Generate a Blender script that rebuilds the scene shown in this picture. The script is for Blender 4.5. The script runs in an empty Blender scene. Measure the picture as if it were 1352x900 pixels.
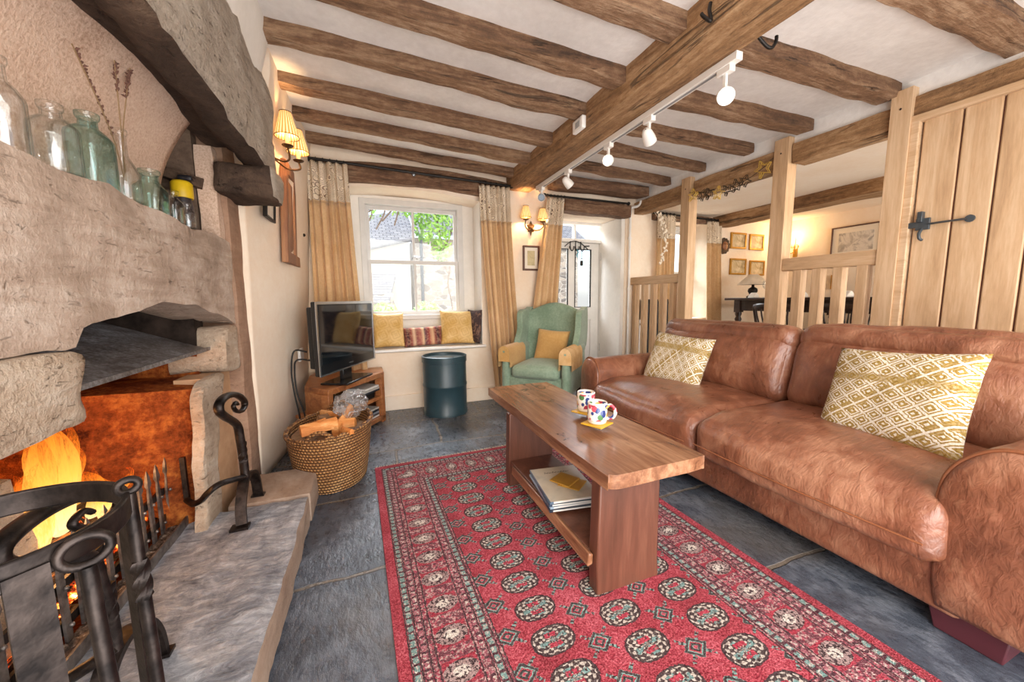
import bpy, bmesh, math, random
from mathutils import Vector, Matrix, noise
RND = random.Random(11)
SC = bpy.context.scene
COL = SC.collection
PI = math.pi
def rad(a): return a*PI/180

# ---------------------------------------------------------------- naming / tree helpers
def tag(o, label=None, cat=None, group=None, kind=None):
    if label: o['label'] = label
    if cat: o['category'] = cat
    if group: o['group'] = group
    if kind: o['kind'] = kind
    return o
def thing(name, label, cat, loc=(0, 0, 0), rz=0.0, group=None, rot=None):
    o = bpy.data.objects.new(name, None); COL.objects.link(o)
    o.empty_display_size = .05
    o.location = loc; o.rotation_euler = rot if rot else (0, 0, rz)
    return tag(o, label, cat, group)
def top(o):
    while o.parent: o = o.parent
    return o
def kids(o): return [c for c in bpy.data.objects if c.parent == o]
def dup(root, loc, rz=None, label=None, group=None, rot=None):
    r = root.copy(); COL.objects.link(r); r.location = loc
    if rz is not None: r.rotation_euler = (0, 0, rz)
    if rot is not None: r.rotation_euler = rot
    if label: r['label'] = label
    if group: r['group'] = group
    for ch in kids(root):
        c = ch.copy(); COL.objects.link(c); c.parent = r
        for g in kids(ch):
            d = g.copy(); COL.objects.link(d); d.parent = c
    return r

# ---------------------------------------------------------------- mesh builder
def frame_of(d):
    d = d.normalized()
    a = Vector((0, 0, 1)) if abs(d.z) < .9 else Vector((1, 0, 0))
    u = d.cross(a).normalized(); return u, d.cross(u).normalized()
class MB:
    def __init__(s): s.v = []; s.f = []; s.m = []; s.s = []
    def add(s, vs, fs, m=0, sm=False):
        b = len(s.v); s.v += [Vector(p) for p in vs]
        for f in fs:
            s.f.append([b+i for i in f]); s.m.append(m); s.s.append(sm)
        return s
    def box(s, x0, x1, y0, y1, z0, z1, m=0):
        j = [RND.uniform(-.0003, .0003) for _ in range(6)]   # hand-made: no two faces exactly flush
        x0 += j[0]; x1 += j[1]; y0 += j[2]; y1 += j[3]; z0 += j[4]; z1 += j[5]
        vs = [(x, y, z) for x in (x0, x1) for y in (y0, y1) for z in (z0, z1)]
        return s.add(vs, [(0, 1, 3, 2), (4, 6, 7, 5), (0, 4, 5, 1), (2, 3, 7, 6), (0, 2, 6, 4), (1, 5, 7, 3)], m)
    def obox(s, c, size, rot=(0, 0, 0), m=0):
        from mathutils import Euler
        M = Euler(rot).to_matrix(); c = Vector(c)
        vs = [c + M @ Vector((x*size[0]/2, y*size[1]/2, z*size[2]/2)) for x in (-1, 1) for y in (-1, 1) for z in (-1, 1)]
        return s.add(vs, [(0, 1, 3, 2), (4, 6, 7, 5), (0, 4, 5, 1), (2, 3, 7, 6), (0, 2, 6, 4), (1, 5, 7, 3)], m)
    def hexa(s, lo, hi, m=0):      # two quads (4 points each)
        return s.add(list(lo)+list(hi), [(3, 2, 1, 0), (4, 5, 6, 7)]+[(i, (i+1) % 4, 4+(i+1) % 4, 4+i) for i in range(4)], m)
    def prism(s, poly, ax, a0, a1, m=0, sm=False):
        n = len(poly)
        def P(p, a):
            return (a, p[0], p[1]) if ax == 'x' else (p[0], a, p[1]) if ax == 'y' else (p[0], p[1], a)
        vs = [P(p, a0) for p in poly]+[P(p, a1) for p in poly]
        b = len(s.v)
        s.add(vs, [tuple(range(n))[::-1], tuple(range(n, 2*n))], m)
        s.add([], [], m)
        for i in range(n):
            s.f.append([b+i, b+(i+1) % n, b+n+(i+1) % n, b+n+i]); s.m.append(m); s.s.append(sm)
        return s
    def tube(s, pts, r, n=8, closed=False, m=0, sm=True, flat=None, twist=0.0, up=None, cap=True):
        pts = [Vector(p) for p in pts]; k = len(pts)
        rs = r if isinstance(r, (list, tuple)) else [r]*k
        vs = []; u = None
        for i in range(k):
            a = pts[i-1] if (i or closed) else pts[i]
            b = pts[(i+1) % k] if (i < k-1 or closed) else pts[i]
            d = (b-a).normalized()
            if up is not None:
                uu = Vector(up); uu = (uu - d*uu.dot(d)).normalized()
            elif u is None: uu, _ = frame_of(d)
            else: uu = (u - d*u.dot(d)).normalized()
            u = uu; w = d.cross(u)
            for j in range(n):
                t = 2*PI*j/n + twist*i + (PI/n if n == 4 else 0)
                cx, cy = math.cos(t)*rs[i], math.sin(t)*rs[i]
                if flat: cx *= flat[0]; cy *= flat[1]
                vs.append(pts[i]+u*cx+w*cy)
        fs = []
        for i in range(k if closed else k-1):
            for j in range(n):
                a = i*n+j; b = i*n+(j+1) % n; c = ((i+1) % k)*n+(j+1) % n; d = ((i+1) % k)*n+j
                fs.append((a, b, c, d))
        if not closed and cap: fs += [tuple(range(n))[::-1], tuple(range((k-1)*n, k*n))]
        return s.add(vs, fs, m, sm and n > 4)
    def lathe(s, prof, c=(0, 0, 0), n=24, m=0, sm=True, sq=(1, 1), rot=None, cap=True, power=None):
        vs = []; c = Vector(c)
        for (r, z) in prof:
            for j in range(n):
                t = 2*PI*j/n; x, y = math.cos(t), math.sin(t)
                if power:
                    q = (abs(x)**power+abs(y)**power)**(-1/power); x *= q; y *= q
                p = Vector((r*x*sq[0], r*y*sq[1], z))
                if rot is not None: p = rot @ p
                vs.append(c+p)
        fs = []
        for i in range(len(prof)-1):
            for j in range(n):
                fs.append((i*n+j, i*n+(j+1) % n, (i+1)*n+(j+1) % n, (i+1)*n+j))
        if cap:
            k = len(prof)
            fs += [tuple(range(n))[::-1], tuple(range((k-1)*n, k*n))]
        return s.add(vs, fs, m, sm)
    def grid(s, fn, nu, nv, m=0, sm=True, wu=False, wv=False):
        vs = [fn(i/(nu if wu else nu-1), j/(nv if wv else nv-1)) for i in range(nu) for j in range(nv)]
        fs = []
        for i in range(nu if wu else nu-1):
            for j in range(nv if wv else nv-1):
                i2 = (i+1) % nu; j2 = (j+1) % nv
                fs.append((i*nv+j, i2*nv+j, i2*nv+j2, i*nv+j2))
        return s.add(vs, fs, m, sm)
    def ball(s, c, r, n=10, m=0):
        if not isinstance(r, (tuple, list)): r = (r, r, r)
        def fn(u, v):
            t = 2*PI*u; q = PI*(v*.998+.001)
            return (c[0]+r[0]*math.sin(q)*math.cos(t), c[1]+r[1]*math.sin(q)*math.sin(t), c[2]-r[2]*math.cos(q))
        return s.grid(fn, n, max(6, n*2//3), m, True, wu=True)
    def puff(s, c, size, r=.05, bulge=(0, 0, 0), n=12, rot=None, m=0, wob=0.0, seed=0.0, rnd=None):
        """rounded, padded block: subdivided box with rounded edges and bulging faces"""
        bm = bmesh.new(); bmesh.ops.create_cube(bm, size=2)
        bmesh.ops.subdivide_edges(bm, edges=bm.edges[:], cuts=n, use_grid_fill=True)
        H = Vector(size)/2; R_ = Matrix.Identity(3) if rot is None else rot
        vs = []
        for v in bm.verts:
            q = Vector([math.sin(t*PI/2) for t in v.co])
            p = Vector((q.x*H.x, q.y*H.y, q.z*H.z))
            # concentrate samples near the edges
            i_ = Vector([max(-(H[k]-r), min(H[k]-r, p[k])) for k in range(3)])
            d = p-i_
            if d.length > 1e-9:
                mx = max(abs(d[k]) for k in range(3))
                d = d.normalized()*mx
            o = i_+d
            f = [1-(abs(q[k]))**2.2 for k in range(3)]
            o.x += math.copysign(1, q.x)*bulge[0]*f[1]*f[2]*(abs(q.x) ** 3)
            o.y += math.copysign(1, q.y)*bulge[1]*f[0]*f[2]*(abs(q.y) ** 3)
            o.z += math.copysign(1, q.z)*bulge[2]*f[0]*f[1]*(abs(q.z) ** 3)
            if wob:
                o += noise.noise_vector(o*7+Vector((seed, seed*2, 0)))*wob
            vs.append(Vector(c)+R_ @ o)
        bm.verts.index_update()
        fs = [[v.index for v in f.verts] for f in bm.faces]
        bm.free()
        return s.add(vs, fs, m, True)
    def rough(s, x0, x1, y0, y1, z0, z1, step=.05, amp=.012, freq=6, m=0, seed=0.0, rnd=.02, sm=True, mf=None, stretch=(1, 1, 1)):
        """hewn / rough block"""
        L = Vector((x1-x0, y1-y0, z1-z0)); C = Vector(((x0+x1)/2, (y0+y1)/2, (z0+z1)/2)); H = L/2
        nn = [max(1, int(round(L[k]/step))) for k in range(3)]
        idx = {}; vs = []; fs = []
        def V(i, j, k):
            key = (i, j, k)
            if key not in idx:
                p = Vector((-H.x+L.x*i/nn[0], -H.y+L.y*j/nn[1], -H.z+L.z*k/nn[2]))
                rr = min(rnd, min(H)*.9)
                i_ = Vector([max(-(H[a]-rr), min(H[a]-rr, p[a])) for a in range(3)]); d = p-i_
                if d.length > 1e-9: d = d.normalized()*rr
                p = i_+d+C
                q = Vector((p.x*stretch[0], p.y*stretch[1], p.z*stretch[2]))*freq+Vector((seed*3.1, seed*1.7, seed))
                p = p+noise.noise_vector(q)*amp+noise.noise_vector(q*2.7)*amp*.45
                idx[key] = len(vs); vs.append(p)
            return idx[key]
        def face(a, lo):
            b, c = [(1, 2), (2, 0), (0, 1)][a]
            for i in range(nn[b]):
                for j in range(nn[c]):
                    q = []
                    for (di, dj) in ((0, 0), (1, 0), (1, 1), (0, 1)):
                        t = [0, 0, 0]; t[a] = 0 if lo else nn[a]; t[b] = i+di; t[c] = j+dj; q.append(V(*t))
                    fs.append(q[::-1] if lo else q)
        n0 = len(s.f)
        marks = []
        for a in range(3):
            for lo in (True, False):
                k0 = len(fs); face(a, lo); marks += [(a, lo)]*(len(fs)-k0)
        s.add(vs, fs, m, sm)
        if mf:
            for i, mk in enumerate(marks):
                if mk in mf: s.m[n0+i] = mf[mk]
        return s
    def xform(s, M, i0=0):
        for i in range(i0, len(s.v)): s.v[i] = M @ s.v[i]
        return s
    def build(s, name, mats, parent=None, bevel=0, seg=2, sub=0, local=False, label=None):
        me = bpy.data.meshes.new(name)
        off = Vector((0, 0, 0))
        if parent is not None and not local: off = Vector(top(parent).location)
        me.from_pydata([p-off for p in s.v], [], s.f)
        if not isinstance(mats, (list, tuple)): mats = [mats]
        for m in mats: me.materials.append(m)
        for p, m, q in zip(me.polygons, s.m, s.s):
            p.material_index = m; p.use_smooth = q
        bm = bmesh.new(); bm.from_mesh(me)
        bmesh.ops.recalc_face_normals(bm, faces=bm.faces[:]); bm.to_mesh(me); bm.free()
        me.set_sharp_from_angle(angle=rad(64))
        me.update()
        o = bpy.data.objects.new(name, me); COL.objects.link(o)
        if parent is not None: o.parent = parent
        if bevel:
            b = o.modifiers.new('bevel', 'BEVEL'); b.width = bevel; b.segments = seg; b.limit_method = 'ANGLE'; b.angle_limit = rad(40)
            b.harden_normals = False
        if sub:
            b = o.modifiers.new('sub', 'SUBSURF'); b.levels = sub; b.render_levels = sub
        if label: o['label'] = label
        return o
def solo(mb, name, mats, label, cat, group=None, bevel=0, sub=0, kind=None, seg=2):
    return tag(mb.build(name, mats, None, bevel=bevel, sub=sub, seg=seg), label, cat, group, kind)
def struct(mb, name, mats, bevel=0, label=None):
    o = mb.build(name, mats, None, bevel=bevel); o['kind'] = 'structure'
    if label: o['label'] = label
    return o
def spline(pts, n=6, closed=False):
    """Catmull-Rom through points"""
    P = [Vector(p) for p in pts]; k = len(P); out = []
    for i in range(k if closed else k-1):
        if closed: a, b, c, d = P[i-1], P[i], P[(i+1) % k], P[(i+2) % k]
        else: a, b, c, d = P[max(i-1, 0)], P[i], P[i+1], P[min(i+2, k-1)]
        for j in range(n):
            t = j/n
            out.append(.5*((2*b)+(c-a)*t+(2*a-5*b+4*c-d)*t*t+(3*b-a-3*c+d)*t**3))
    if not closed: out.append(P[-1])
    return out
def sstep(a, b, x):
    t = max(0, min(1, (x-a)/(b-a))); return t*t*(3-2*t)

# ---------------------------------------------------------------- material DSL
def lin(h):
    h = h.lstrip('#'); c = [int(h[i:i+2], 16)/255 for i in (0, 2, 4)]
    return tuple([(x/12.92 if x <= .04045 else ((x+.055)/1.055)**2.4) for x in c]+[1])
class S:
    def __init__(s, mt, sock): s.mt = mt; s.k = sock
    def _o(s, op, o=None, rev=False):
        return s.mt.math(op, o, s) if rev else s.mt.math(op, s, o)
    def __add__(s, o): return s._o('ADD', o)
    __radd__ = __add__
    def __mul__(s, o): return s._o('MULTIPLY', o)
    __rmul__ = __mul__
    def __sub__(s, o): return s._o('SUBTRACT', o)
    def __rsub__(s, o): return s._o('SUBTRACT', o, True)
    def __truediv__(s, o): return s._o('DIVIDE', o)
    def __lt__(s, o): return s._o('LESS_THAN', o)
    def __gt__(s, o): return s._o('GREATER_THAN', o)
    def abs(s): return s._o('ABSOLUTE')
    def frac(s): return s._o('FRACT')
    def floor(s): return s._o('FLOOR')
    def min(s, o): return s._o('MINIMUM', o)
    def max(s, o): return s._o('MAXIMUM', o)
    def sin(s): return s._o('SINE')
    def sqrt(s): return s._o('SQRT')
    def pow(s, o): return s._o('POWER', o)
    def atan2(s, o): return s._o('ARCTAN2', o)
    def inv(s): return 1-s
class MT:
    def __init__(s, name, rough=.6, metal=0, spec=None):
        s.mat = bpy.data.materials.new(name); s.mat.use_nodes = True
        s.nt = s.mat.node_tree; s.b = s.nt.nodes['Principled BSDF']
        s.b.inputs['Roughness'].default_value = rough; s.b.inputs['Metallic'].default_value = metal
        if spec is not None: s.b.inputs['Specular IOR Level'].default_value = spec
        s._h = None
    def node(s, t): return s.nt.nodes.new(t)
    def link(s, a, b): s.nt.links.new(a.k if isinstance(a, S) else a, b)
    def put(s, v, sock):
        if isinstance(v, S): s.link(v, sock)
        elif isinstance(v, str): sock.default_value = lin(v)
        else: sock.default_value = v
    def math(s, op, a, b=None, c=None):
        n = s.node('ShaderNodeMath'); n.operation = op
        for i, x in enumerate((a, b, c)):
            if x is not None: s.put(x, n.inputs[i])
        return S(s, n.outputs[0])
    def obj(s, which='Object'):
        n = s.node('ShaderNodeTexCoord'); return S(s, n.outputs[which])
    def xyz(s, which='Object'):
        n = s.node('ShaderNodeSeparateXYZ'); s.link(s.obj(which), n.inputs[0])
        return [S(s, n.outputs[i]) for i in range(3)]
    def vec(s, x, y, z):
        n = s.node('ShaderNodeCombineXYZ')
        for i, q in enumerate((x, y, z)): s.put(q, n.inputs[i])
        return S(s, n.outputs[0])
    def map(s, scale=(1, 1, 1), loc=(0, 0, 0), rot=(0, 0, 0), v=None):
        n = s.node('ShaderNodeMapping'); s.link(v or s.obj(), n.inputs['Vector'])
        n.inputs['Scale'].default_value = scale; n.inputs['Location'].default_value = loc; n.inputs['Rotation'].default_value = rot
        return S(s, n.outputs[0])
    def noise(s, scale, detail=4, rough=.55, v=None, dist=0, col=False):
        n = s.node('ShaderNodeTexNoise'); s.link(v or s.obj(), n.inputs['Vector'])
        n.inputs['Scale'].default_value = scale; n.inputs['Detail'].default_value = detail; n.inputs['Roughness'].default_value = rough; n.inputs['Distortion'].default_value = dist
        return S(s, n.outputs['Color' if col else 'Fac'])
    def vor(s, scale, v=None, feature='F1', out='Distance', rnd=1.0):
        n = s.node('ShaderNodeTexVoronoi'); s.link(v or s.obj(), n.inputs['Vector']); n.feature = feature
        n.inputs['Scale'].default_value = scale; n.inputs['Randomness'].default_value = rnd
        return S(s, n.outputs[out])
    def wave(s, scale, v=None, dist=2, detail=2, axis='X', rings=False, dscale=1.0):
        n = s.node('ShaderNodeTexWave'); s.link(v or s.obj(), n.inputs['Vector'])
        n.wave_type = 'RINGS' if rings else 'BANDS'
        if not rings: n.bands_direction = axis
        n.inputs['Scale'].default_value = scale; n.inputs['Distortion'].default_value = dist; n.inputs['Detail'].default_value = detail; n.inputs['Detail Scale'].default_value = dscale
        return S(s, n.outputs['Fac'])
    def ss(s, x, a, b):     # smoothstep
        n = s.node('ShaderNodeMapRange'); n.interpolation_type = 'SMOOTHSTEP'; s.put(x, n.inputs[0])
        n.inputs[1].default_value = a; n.inputs[2].default_value = b
        return S(s, n.outputs[0])
    def ramp(s, f, stops):
        n = s.node('ShaderNodeValToRGB'); s.put(f, n.inputs[0]); e = n.color_ramp.elements
        while len(e) < len(stops): e.new(.5)
        for el, (p, c) in zip(e, stops): el.position = p; el.color = lin(c) if isinstance(c, str) else c
        return S(s, n.outputs[0])
    def mix(s, f, a, b, mode='MIX'):
        n = s.node('ShaderNodeMix'); n.data_type = 'RGBA'; n.blend_type = mode
        s.put(f, n.inputs[0]); s.put(a, n.inputs[6]); s.put(b, n.inputs[7])
        return S(s, n.outputs[2])
    def color(s, c): s.put(c, s.b.inputs['Base Color']); return s
    def rough(s, r): s.put(r, s.b.inputs['Roughness']); return s
    def bump(s, h, strength=.4, dist=.01):
        n = s.node('ShaderNodeBump'); s.link(h, n.inputs['Height']); n.inputs['Strength'].default_value = strength; n.inputs['Distance'].default_value = dist
        if s._h: s.link(s._h, n.inputs['Normal'])
        s._h = n.outputs[0]; s.link(n.outputs[0], s.b.inputs['Normal']); return s
    def emit(s, c, st): s.put(c, s.b.inputs['Emission Color']); s.put(st, s.b.inputs['Emission Strength']); return s
    def set(s, **k):
        for n, v in k.items(): s.b.inputs[n.replace('_', ' ')].default_value = v
        return s
def wood(name, c1, c2, c3, axis='y', sc=1.0, rough=.55, bump=.35, crack=True, fine=1.0):
    m = MT(name, rough)
    st = {'x': (1.2, 14, 14), 'y': (14, 1.2, 14), 'z': (14, 14, 1.2)}[axis]
    v = m.map(tuple(q*sc for q in st))
    n1 = m.noise(1.6, 6, .62, v, .8); n2 = m.noise(7*fine, 5, .7, v)
    big = m.noise(2.2*sc, 3, .5)
    f = n1*.55+n2*.25+big*.25
    if crack:
        f = f*.72+m.noise(38, 5, .75, m.map({'x': (.5, 1, 1), 'y': (1, .5, 1), 'z': (1, 1, .5)}[axis]))*.28
    c = m.ramp(f, [(.38, c1), (.51, c2), (.64, c3)])
    if crack:
        cr = m.ss(m.noise(1.6, 4, .6, m.map(tuple(q*sc*1.3 for q in st), (3, 5, 1)), .8), .60, .68)
        c = m.mix(cr*.65, c, (.03, .018, .01, 1))
        m.bump(n1*.5+n2*.5-cr*1.2+m.noise(60, 4, .7)*.5, bump, .014)
    else: m.bump(n1*.5+n2*.5, bump, .006)
    return m.color(c)
def fabric(name, c1, c2=None, rough=.85, sc=1.0, bump=.25):
    m = MT(name, rough, spec=.2)
    n = m.noise(60*sc, 3, .6); g = m.noise(5, 3, .5)
    m.color(m.ramp(n*.4+g*.6, [(.35, c1), (.65, c2 or c1)])); m.bump(m.noise(220*sc, 2, .5), bump, .003)
    m.set(Sheen_Weight=.25)
    return m
def plain(name, c, rough=.5, metal=0, var=.06):
    m = MT(name, rough, metal)
    n = m.noise(9, 4, .6); a = lin(c)
    lo = tuple([x*(1-var*2) for x in a[:3]]+[1]); hi = tuple([min(1, x*(1+var*2)) for x in a[:3]]+[1])
    return m.color(m.ramp(n, [(.35, lo), (.65, hi)]))

def lamp(name, kind, loc, energy, col=(1, 1, 1), rot=None, to=None, **k):
    l = bpy.data.lights.new(name, kind); l.energy = energy; l.color = col
    for a, v in k.items(): setattr(l, a, v)
    o = bpy.data.objects.new(name, l); COL.objects.link(o); o.location = loc
    if to is not None: o.rotation_euler = (Vector(to)-Vector(loc)).to_track_quat('-Z', 'Y').to_euler()
    if rot: o.rotation_euler = rot
    return o
WARM = (1, .60, .26)
# ================================================================ camera
F_PX = 490.4
cam = bpy.data.cameras.new('camera'); camo = bpy.data.objects.new('camera', cam); COL.objects.link(camo); SC.camera = camo
cam.sensor_width = 36; cam.lens = 36*F_PX/1352; cam.clip_start = .02; cam.clip_end = 200
yaw, pit, rol = .366578, .112694, -.010387
fw = Vector((math.sin(yaw)*math.cos(pit), math.cos(yaw)*math.cos(pit), -math.sin(pit)))
rt = Vector((math.cos(yaw), -math.sin(yaw), 0)); up = rt.cross(fw)
r2 = math.cos(rol)*rt+math.sin(rol)*up; u2 = -math.sin(rol)*rt+math.cos(rol)*up
Mx = Matrix.Identity(4)
for i in range(3): Mx[i][0], Mx[i][1], Mx[i][2] = r2[i], u2[i], -fw[i]
Mx[2][3] = 1.0
camo.matrix_world = Mx

# ================================================================ materials
M = {}
def plaster(name, a, b, bump=.25, sc=1.0):
    m = MT(name, .9, spec=.15)
    n = m.noise(2.2*sc, 6, .62); n2 = m.noise(30*sc, 4, .6)
    m.color(m.ramp(n*.75+n2*.25, [(.36, a), (.64, b)])); m.bump(n*.7+n2*.3, bump, .02); return m.mat
M['ceil'] = plaster('ceiling_plaster', '#dfdad5', '#f7f4f0', .35)
M['wall'] = plaster('cream_plaster', '#ecd6bd', '#f4e5d2')
M['walld'] = plaster('dining_cream_plaster', '#f0dcc4', '#f7e9d8')
M['reveal'] = plaster('white_plaster', '#e3ded6', '#f0ebe4', .15)
m = MT('rough_pink_render', .95, spec=.1)
n = m.noise(3, 5, .6); n2 = m.noise(120, 3, .7)
m.color(m.ramp(n*.45+n2*.55, [(.33, '#ae8d76'), (.5, '#d6b8a2'), (.68, '#e9d2be')])); m.bump(n2, .5, .008); M['render'] = m.mat
M['white'] = plain('white_gloss_paint', '#ece8e2', .35, 0, .02).mat
M['whitep'] = plain('white_plastic', '#f2efea', .35, 0, .01).mat
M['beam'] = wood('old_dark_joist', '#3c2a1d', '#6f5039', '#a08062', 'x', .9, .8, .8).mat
M['beamlow'] = wood('lit_joist_underside', '#4e3828', '#8f6d51', '#c4a688', 'x', .9, .85, .9).mat  # joist shading put into colour: underside is a paler copy of the sides
M['beamy'] = wood('old_timber_beam', '#5a402b', '#9b754f', '#c9a57d', 'y', .8, .75, .8).mat
M['beamx'] = wood('old_lintel_timber', '#3e2b1f', '#73533d', '#a5866a', 'x', .8, .8, .8).mat
M['oakz'] = wood('pale_oak_upright', '#b18e6b', '#caa680', '#dcbd9a', 'z', .9, .5, .15, False, 1.4).mat
M['oaky'] = wood('pale_oak_rail', '#b18e6b', '#caa680', '#dcbd9a', 'y', .9, .5, .15, False, 1.4).mat
M['table'] = wood('coffee_table_top_wood', '#523323', '#83583e', '#ab8162', 'y', .55, .24, .18, False, 1.2)
m = M['table']; c0 = m.b.inputs['Base Color'].links[0].from_socket
x, y, z = m.xyz()
kn = m.ss(m.noise(5.5, 5, .65, m.map((1.6, .9, 1)), 1.6)+m.ss(y, -.1, .6)*.07, .58, .70)
m.color(m.mix(kn*.7, S(m, c0), '#3a1e12')); M['table'] = m.mat
M['tablez'] = wood('coffee_table_leg_wood', '#482a1d', '#5c3729', '#6e4635', 'z', .7, .38, .15, False, .8).mat
M['shutter'] = wood('brown_panelled_wood', '#5a3420', '#87573a', '#a87850', 'z', .8, .5, .2, False).mat
M['tvwood'] = wood('sheesham_wood', '#7a4424', '#a5663a', '#c08a56', 'x', .8, .4, .12, False).mat
M['darkwood'] = wood('dark_oak', '#1d1210', '#33211a', '#4a3226', 'y', .8, .35, .12, False).mat
M['pine'] = wood('split_pine', '#b9692c', '#d98d48', '#efb878', 'x', 1.2, .7, .3, False).mat
M['pineb'] = wood('split_log_bark', '#5a3c28', '#8a6442', '#b08a5c', 'x', 1.2, .8, .5, False).mat

def stone(name, a, b, c, dark='#4a3c33', bump=.9, sc=1.0, spec=.25, rough=.9):
    m = MT(name, rough, spec=spec)
    n = m.noise(3.5*sc, 8, .65, None, .6); n2 = m.noise(38*sc, 5, .7); st = m.noise(7*sc, 5, .65, m.map((1, .35, 2.2)), 1.2)
    col = m.ramp(n*.45+st*.35+n2*.2, [(.34, a), (.5, b), (.66, c)])
    pit_ = m.ss(m.noise(30*sc, 4, .65, m.map((1, .5, 1.6)), 1.0), .60, .74)
    m.color(m.mix(pit_*.38, col, dark)); m.bump(n*.6+st*.5+n2*.55-pit_*.5+m.noise(110, 3, .7)*.2, bump, .022); return m
M['lintel'] = stone('mantel_sandstone', '#84705f', '#b09b8a', '#cfc0b2', bump=.6).mat
M['slab'] = stone('overmantel_gritstone', '#a09080', '#cabaa8', '#e2d6c8', bump=1.6, sc=1.9).mat
M['jamb'] = stone('jamb_sandstone', '#937c68', '#b8a38d', '#cdbfae', sc=1.4).mat
M['pilaster'] = stone('pilaster_brown_stone', '#7f6250', '#9c7c66', '#b3927a', bump=.35).mat
M['panelst'] = plaster('brown_recess_render', '#a5805f', '#c7a482', .3)
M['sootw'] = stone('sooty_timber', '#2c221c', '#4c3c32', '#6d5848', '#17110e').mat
m = MT('firebox_brick', .95, spec=.1)
n = m.noise(7, 6, .7); n2 = m.noise(40, 3, .7)
m.color(m.ramp(n*.6+n2*.4, [(.34, '#3a170a'), (.5, '#7c3d1c'), (.66, '#b06a30')])); m.bump(n+n2, .8, .015); M['firebrick'] = m.mat
m = MT('soot_black', .95, spec=.1); m.color(m.ramp(m.noise(12, 5, .6), [(.35, '#15110f'), (.65, '#3a302a')])); M['soot'] = m.mat
m = MT('hood_sheet_steel', .5, .7); n = m.noise(14, 5, .6); n2 = m.noise(90, 3, .7)
m.color(m.ramp(n*.5+n2*.5, [(.36, '#5d5450'), (.5, '#84807f'), (.64, '#a9aaae')])); m.rough(m.math('MULTIPLY_ADD', n, .4, .35)); M['hood'] = m.mat
m = MT('forged_iron', .42, .85); n = m.noise(30, 4, .6)
m.color(m.ramp(n, [(.35, '#1f1b1a'), (.65, '#463d39')])); m.bump(n, .3, .004); M['iron'] = m.mat
m = MT('burnt_grate_iron', .5, .75); n = m.noise(30, 4, .6)
m.color(m.ramp(n, [(.35, '#5c544f'), (.65, '#958c86')])); m.bump(n, .3, .004); M['grate'] = m.mat
M['blackmetal'] = plain('black_iron_paint', '#26221f', .45, .5).mat
M['bronze'] = plain('aged_bronze', '#5a3f24', .45, .7).mat
M['chrome'] = plain('brushed_steel', '#c2c4c6', .25, .95, .02).mat
m = MT('hearth_slate', .85, spec=.3)
n = m.noise(5, 6, .7, m.map((1, .5, 1)), .8); n2 = m.noise(20, 7, .8, m.map((.8, 1.7, 1)), .6)
m.color(m.ramp(n*.45+n2*.55, [(.36, '#62636a'), (.5, '#a9aab0'), (.62, '#e2e2e4')])); m.bump(n2*.8+n*.5, 1.0, .03); M['hearth'] = m.mat
M['step'] = stone('smooth_hearth_block', '#7d6656', '#9a8371', '#b3a08f', bump=.3).mat

# slate flags
m = MT('slate_flagstones', .35, spec=.55)
x, y, z = m.xyz()
wn = m.noise(2.2, 3, .55, None, 0, True)
sp = m.node('ShaderNodeSeparateXYZ'); m.link(wn, sp.inputs[0])
wx = x+(S(m, sp.outputs[0])-.5)*.09; wy = y+(S(m, sp.outputs[1])-.5)*.09
br = m.node('ShaderNodeTexBrick'); m.link(m.vec(wx+.33, wy+.28, 0), br.inputs['Vector'])
br.inputs['Scale'].default_value = 1; br.inputs['Brick Width'].default_value = .78; br.inputs['Row Height'].default_value = .56; br.inputs['Mortar Size'].default_value = .009; br.inputs['Mortar Smooth'].default_value = .4
br.offset = .43; br.inputs['Color1'].default_value = (.25, .25, .25, 1); br.inputs['Color2'].default_value = (.8, .8, .8, 1); br.inputs['Mortar'].default_value = (0, 0, 0, 1)
mort = S(m, br.outputs['Fac']); tone = S(m, br.outputs['Color'])
n = m.noise(4, 7, .65, None, .7); n2 = m.noise(32, 5, .7, m.map((1, .5, 1))); n3 = m.noise(1.5, 3, .5)
base = m.ramp(n*.42+n2*.28+n3*.3, [(.36, '#262932'), (.5, '#4d545f'), (.63, '#8a909a')])
base = m.mix(m.ss(n3, .5, .66)*.5, base, '#6f6559')
base = m.mix(m.math('MULTIPLY', m.ss(tone, .2, .8), .35), base, '#3a3d42')
m.color(m.mix(mort, base, '#6e655b'))
m.rough(m.math('MULTIPLY_ADD', n2, .55, .02)); m.bump(n*.6+n2*.5-mort*1.0, .5, .02); M['floor'] = m.mat

# leather
m = MT('tan_leather', .34, spec=.55)
n = m.noise(3.2, 6, .6, None, .6); n2 = m.noise(9, 4, .6, m.map((1, 1, .6)), 1.5); cr = m.vor(150)
col = m.ramp(n*.6+n2*.4, [(.33, '#573222'), (.5, '#85523b'), (.67, '#b07f63')])
scr = m.ss(m.noise(11, 2, .5, m.map((1, 1, 1)), 3), .655, .70)
m.color(m.mix(scr*.10, col, '#d4a27c')); m.rough(m.math('MULTIPLY_ADD', n2, .34, .16)); m.set(Coat_Weight=.25, Coat_Roughness=.3)
wr = m.noise(4.5, 4, .5, m.map((1, 1.7, .8)), .7); w2 = m.ss(m.noise(7, 2, .5, m.map((.7, 2.6, 1)), 1.2), .50, .62)
m.bump(wr*.8+w2*.18, .17, .03); m.bump(m.noise(24, 3, .6, m.map((.6, 1.9, 1)), 1.0), .34, .012); m.bump(cr, .1, .002); M['leather'] = m.mat
M['maroon'] = plain('maroon_block_paint', '#4a1f26', .45).mat
M['seam'] = plain('stitched_leather_piping', '#8a5334', .5).mat

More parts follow.
